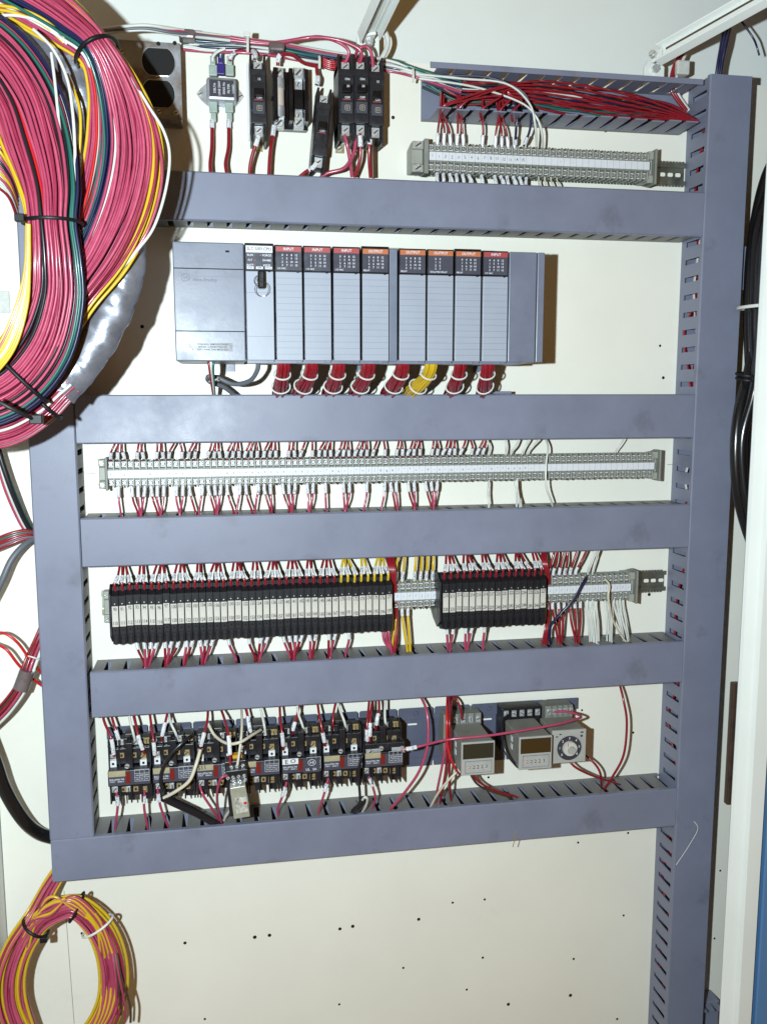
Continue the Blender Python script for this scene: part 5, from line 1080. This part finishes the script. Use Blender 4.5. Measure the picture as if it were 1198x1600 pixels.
# ------------------------------------------------------------------ big wire coil hanging in front
def bundle(t, guide, strands, r, depth_area, wob=.07, n=8, sides=7, seed=1, backshift=0.):
    """guide: (px, py, h, half width px); strands: list of (u, v, colour)"""
    rnd = random.Random(seed)
    g = []
    for x, y, h, hw in guide:
        p = P(x, y, h); q = P(x + hw, y, h); g.append((p.x, p.y, p.z, (q - p).length))
    c = cr(g, n); fr = []
    for i, k in enumerate(c):
        p = Vector(k[:3]); q = Vector(c[min(i + 1, len(c) - 1)][:3]) - Vector(c[max(i - 1, 0)][:3]); l = math.hypot(q.x, q.z) or 1
        n1 = Vector((-q.z / l, 0, q.x / l)); fr.append((p, n1, k[3]))
    for u, v, col in strands:
        a1, a2, b1, b2 = (rnd.uniform(0, 6.28) for _ in range(4)); f1, f2 = rnd.uniform(2, 5), rnd.uniform(6, 10); pp = []
        for i, (p, n1, aw) in enumerate(fr):
            s = i / (len(fr) - 1); dep = depth_area / aw
            uu = u + wob * math.sin(s * f1 + a1) + wob * .4 * math.sin(s * f2 + a2); vv = v + wob * 1.2 * math.sin(s * f1 + b1) + wob * .5 * math.sin(s * f2 + b2)
            pp.append(p + n1 * uu * aw + Vector((0, -vv * dep, 0)))
        B().tube(pp, r, sides).obj('wire', [col], t, smooth=60)
    return fr
def disc(n): return [(math.sqrt((k + .5) / n) * math.cos(2.39996 * k), math.sqrt((k + .5) / n) * math.sin(2.39996 * k)) for k in range(n)]
def ring_tie(t, fr, s, depth_area, mt='tieb', w_=.0022, head=None, tilt=0.):
    i = int(s * (len(fr) - 1)); p, n1, aw = fr[i]; dep = depth_area / aw; ta = (fr[min(i + 1, len(fr) - 1)][0] - fr[i - 1][0]).normalized()
    B().tube([p + n1 * (aw + .004) * 1.05 * math.cos(j * .2618) + Vector((0, -1, 0)) * (dep + .004) * 1.1 * math.sin(j * .2618) + ta * tilt * math.cos(j * .2618) for j in range(24)], w_, 6, 0, True).obj('cable_tie', [mt], t, smooth=60)
    if head:
        q = p + n1 * (aw + .004) * head + Vector((0, -dep * .9 - .004, 0)); B().box(q.x - .005, q.x + .005, q.z - .004, q.z + .004, -q.y - .004, -q.y + .004).obj('tie_head', [mt], t, bevel=.001)
coil = thing('wire_coil', 'big hanging coil of red wires with yellow and white strands, black ties and silver tape', 'wire coil', P(100, 350, .24))
def colour_R(u, v):
    if v > -.35:
        if .80 < u < .97 and v > -.3: return 'yellow'
        if -.62 < u < -.52: return 'green'
        if -.50 < u < -.34: return 'navy'
        if -.32 < u < -.27: return 'wwhite'
        if -.70 < u < -.66: return 'bred'
        if u < -.93: return 'yellow'
        if -.86 < u < -.81: return 'wwhite'
    return 'pink'
PK = ('pink', 'pink', 'pink2', 'pink3')
def pk(c): return random.choice(PK) if c == 'pink' else c
def colour_L(u, v):
    if v > -.25:
        if .76 < u < .80: return 'green'
        if .60 < u < .70: return 'wblack'
        if .90 < u: return 'navy'
        if .84 < u < .89: return 'wwhite'
        if -.42 < u < -.34: return 'wwhite'
        if -.33 < u < -.22: return 'wblack'
        if -.20 < u < -.18: return 'bred'
        if u < -.90: return 'yellow'
    return 'pink'
RG = [(-70, -70, .25, 46), (0, -28, .25, 44), (62, 8, .25, 42), (112, 45, .25, 36), (152, 84, .25, 29), (176, 130, .25, 38), (192, 190, .25, 52), (195, 250, .25, 59), (181, 320, .25, 59), (152, 390, .25, 53), (112, 455, .25, 43), (66, 525, .24, 42), (10, 590, .24, 42), (-70, 640, .24, 42)]
LGd = [(-150, 40, .27, 58), (-75, 50, .27, 60), (-8, 88, .27, 58), (38, 150, .275, 58), (62, 220, .28, 56), (78, 290, .285, 46), (82, 348, .285, 38), (86, 410, .285, 42), (84, 470, .28, 47), (60, 540, .275, 54), (12, 595, .27, 56), (-60, 620, .27, 56), (-140, 620, .27, 56)]
r_c = .0017
nR, nL = 175, 155
frR = bundle(coil, RG, [(u, v, pk(colour_R(u, v))) for u, v in disc(nR)], r_c, nR * r_c * r_c / .72, .085, 7, 7, 3)
frL = bundle(coil, LGd, [(u, v, pk(colour_L(u, v))) for u, v in disc(nL)], r_c, nL * r_c * r_c / .72, .085, 7, 7, 5)
ring_tie(coil, frR, 4 / 13, nR * r_c * r_c / .72, tilt=.004)
ring_tie(coil, frL, 6 / 12, nL * r_c * r_c / .72, head=-.95)
ring_tie(coil, frL, 9.75 / 12, nL * r_c * r_c / .72, head=None)
# taped strand behind, and the loose strands leaving it
TG = [(40, 10, .225), (95, 75, .225), (118, 130, .225), (150, 210, .22), (186, 320, .22), (196, 400, .22), (184, 460, .22), (158, 520, .22), (124, 572, .22), (90, 610, .225)]
tc_ = cr([tuple(P(*p)) for p in TG], 16); tb = B(); ring = []
rn = random.Random(4); NS = 28
for i, c in enumerate(tc_):
    p = Vector(c); q = Vector(tc_[min(i + 1, len(tc_) - 1)]) - Vector(tc_[max(i - 1, 0)]); q.normalize(); n1 = Vector((-q.z, 0, q.x)).normalized(); n2 = q.cross(n1)
    s = i / (len(tc_) - 1); rad = .0245 * (1 - .12 * s) * (.9 + .1 * math.sin(min(1, s * 6)))
    for k in range(NS):
        a = 2 * math.pi * k / NS; rr = rad * (.97 + .07 * abs(math.sin(a * 1.5 + s * 27 + 2 * math.sin(s * 9))) ** .6 - .06 * abs(math.sin(a * 1 - s * 44)) ** 3 + .07 * ((s * 11 + a / 6.2832) % 1) + rn.uniform(-.010, .010)); ring.append(p + n1 * rr * math.cos(a) + n2 * rr * .8 * math.sin(a))
m_ = len(tc_); tb.raw(ring, [[i * NS + k, i * NS + (k + 1) % NS, (i + 1) * NS + (k + 1) % NS, (i + 1) * NS + k] for i in range(m_ - 1) for k in range(NS)])
tp = tb.obj('silver_tape', ['tape'], coil, smooth=60)
frT = bundle(coil, [(110, 596, .225, 22), (92, 612, .225, 22), (60, 640, .23, 26), (15, 664, .23, 30), (-40, 672, .23, 32), (-120, 670, .23, 32)], [(u, v, pk('pink') if k % 11 else 'wwhite') for k, (u, v) in enumerate(disc(70))], r_c, 70 * r_c * r_c / .72, .05, 6, 7, 8)
ring_tie(coil, frT, .34, 70 * r_c * r_c / .72)
# single loose strands
for pts, c in (([(205, 120, .262), (232, 165, .265), (256, 205, .265), (265, 245, .262), (258, 300, .26), (240, 355, .258), (215, 390, .256), (190, 420, .25)], 'wwhite'),
               ([(225, 150, .258), (246, 210, .26), (253, 270, .262), (245, 320, .26), (228, 365, .258), (205, 400, .254)], 'pink'),
               ([(52, 45, .285), (82, 75, .29), (104, 120, .292), (113, 170, .292), (117, 230, .292), (117, 290, .29), (118, 345, .288)], 'wwhite'),
               ([(80, 82, .28), (86, 130, .285), (93, 200, .288), (95, 220, .28)], 'wwhite'),
               ([(105, 115, .272), (122, 160, .275), (126, 200, .275), (122, 260, .27)], 'yellow'),
               ([(46, 380, .30), (44, 440, .302), (30, 510, .30), (8, 560, .298), (-30, 600, .29)], 'wwhite'),
               ([(-40, 40, .262), (0, 24, .27), (45, 27, .272), (80, 45, .27), (105, 68, .265)], 'wwhite'),
               ([(-40, 8, .262), (0, 8, .27), (40, 16, .272), (75, 34, .27), (102, 60, .265)], 'yellow'),
               ([(-40, 22, .262), (0, 15, .27), (38, 24, .272), (70, 40, .27), (100, 66, .265)], 'yellow')):
    B().tube(path(pts, 8), r_c, 7).obj('wire', [c], coil, smooth=60)
for k in range(10):
    c = ['pink', 'red', 'yellow', 'pink', 'wblack', 'pink', 'yellow', 'pink', 'wwhite', 'red'][k]
    B().tube(path([(-40, 170 + k * 9, .19), (-10, 205 + k * 9, .20), (14, 245 + k * 7, .19), (28, 290 + k * 6, .16)], 6), r_c, 7).obj('wire', [c], coil, smooth=60)
for k in range(8):
    c = ['yellow', 'yellow', 'yellow', 'wwhite', 'yellow', 'yellow', 'pink', 'yellow'][k]
    B().tube(path([(46 - k * .6, 350, .303), (46 - k * 1.0, 420, .303), (42 - k * 2.5, 480, .303), (22 - k * 4, 545, .302), (-15 - k * 5, 590, .30), (-60, 615, .295)], 7), r_c, 7).obj('wire', [c], coil, smooth=60)
for pts in ([(-8, 624, .335), (14, 636, .335), (34, 646, .33), (55, 656, .32)], ):
    B().tube(path(pts, 6), .0024, 6).obj('cable_tie', ['tieb'], coil, smooth=60)
q = P(58, 655, .318); B().box(q.x - .007, q.x + .006, q.z - .005, q.z + .005, .313, .324).obj('tie_head', ['tieb'], coil, bevel=.001)
# ------------------------------------------------------------------ small coil at the foot
sc = thing('wire_coil', 'smaller coil of red and yellow wires tied below the lowest duct', 'wire coil', P(100, 1500, .08))
def colour_S(k): return 'yellow' if k % 4 in (1,) or k % 9 == 5 else 'pink'
SG = [(100, 1350, .02, 9), (78, 1385, .045, 11), (54, 1432, .075, 14), (25, 1480, .085, 17), (10, 1530, .09, 20), (14, 1580, .09, 22), (40, 1630, .09, 24), (90, 1655, .09, 24), (140, 1625, .09, 24), (172, 1570, .09, 23), (176, 1510, .09, 23), (158, 1455, .09, 22), (120, 1418, .09, 19), (85, 1425, .088, 18), (56, 1448, .086, 17), (30, 1500, .08, 16), (25, 1560, .08, 18), (50, 1640, .08, 18)]
frS = bundle(sc, SG, [(u, v, pk(colour_S(k))) for k, (u, v) in enumerate(disc(30))], .0021, 26 * .0022 ** 2 / .6, .12, 6, 7, 21)
ring_tie(sc, frS, 14 / 17, 26 * .0022 ** 2 / .6, head=.9); ring_tie(sc, frS, 12.15 / 17, 26 * .0022 ** 2 / .6, w_=.0018); ring_tie(sc, frS, 11.2 / 17, 26 * .0022 ** 2 / .6, 'tiew', .0018)
for k in range(8):
    c = 'yellow' if k % 2 else 'pink'
    B().tube(path([(30 + k * 2, 1470 + k * 2, .09), (52 + k, 1438 - k, .10), (80, 1428 - k * 4 + U(-4, 4), .105), (112, 1400 + k * 3 + U(-4, 4), .106), (145 + U(-3, 3), 1425 + k * 3, .105), (170 - k * 2, 1465 + k * 2, .10), (186 - k * 4, 1520, .10 - k * .002), (178 - k * 3, 1575, .10), (150 - k * 2, 1618, .10), (95, 1648, .10)], 6), .0021, 7).obj('wire', [c], sc, smooth=60)
for k, (x_, y_) in enumerate(((183, 1588), (189, 1586), (196, 1596), (204, 1598))):
    B().tube(path([(176 + k * 2, 1490, .10), (181 + k * 3, 1530, .11), (x_ - 1, 1570, .10), (x_, y_, .09)], 6), .0018, 6).obj('wire', ['pink' if k % 2 == 0 else 'dark_brown'], sc, smooth=60)
# ------------------------------------------------------------------ small clear clip on the panel at the left
q = P(5, 470, .004); tag(B().box(q.x - .012, q.x + .008, q.z - .016, q.z + .014, .0005, .0025).obj('adhesive_clip', ['clear'], bevel=.002), 'translucent adhesive cable clip on the panel beside the big coil', 'clip')
q = P(803, 1315, .06); tag(B().tube([P(806, 1298, .066), P(804, 1312, .068), P(801, 1324, .066)], .0007, 5).obj('wire_strand', ['brass']), 'single loose copper strand under the lowest duct', 'strand')
tag(B().tube(path([P(1084, 1284, .067), P(1090, 1296, .072), P(1076, 1322, .07), P(1056, 1352, .068)], 6), .0005, 5).obj('thread', ['white']), 'thin white thread clinging to the tall upright duct', 'thread')
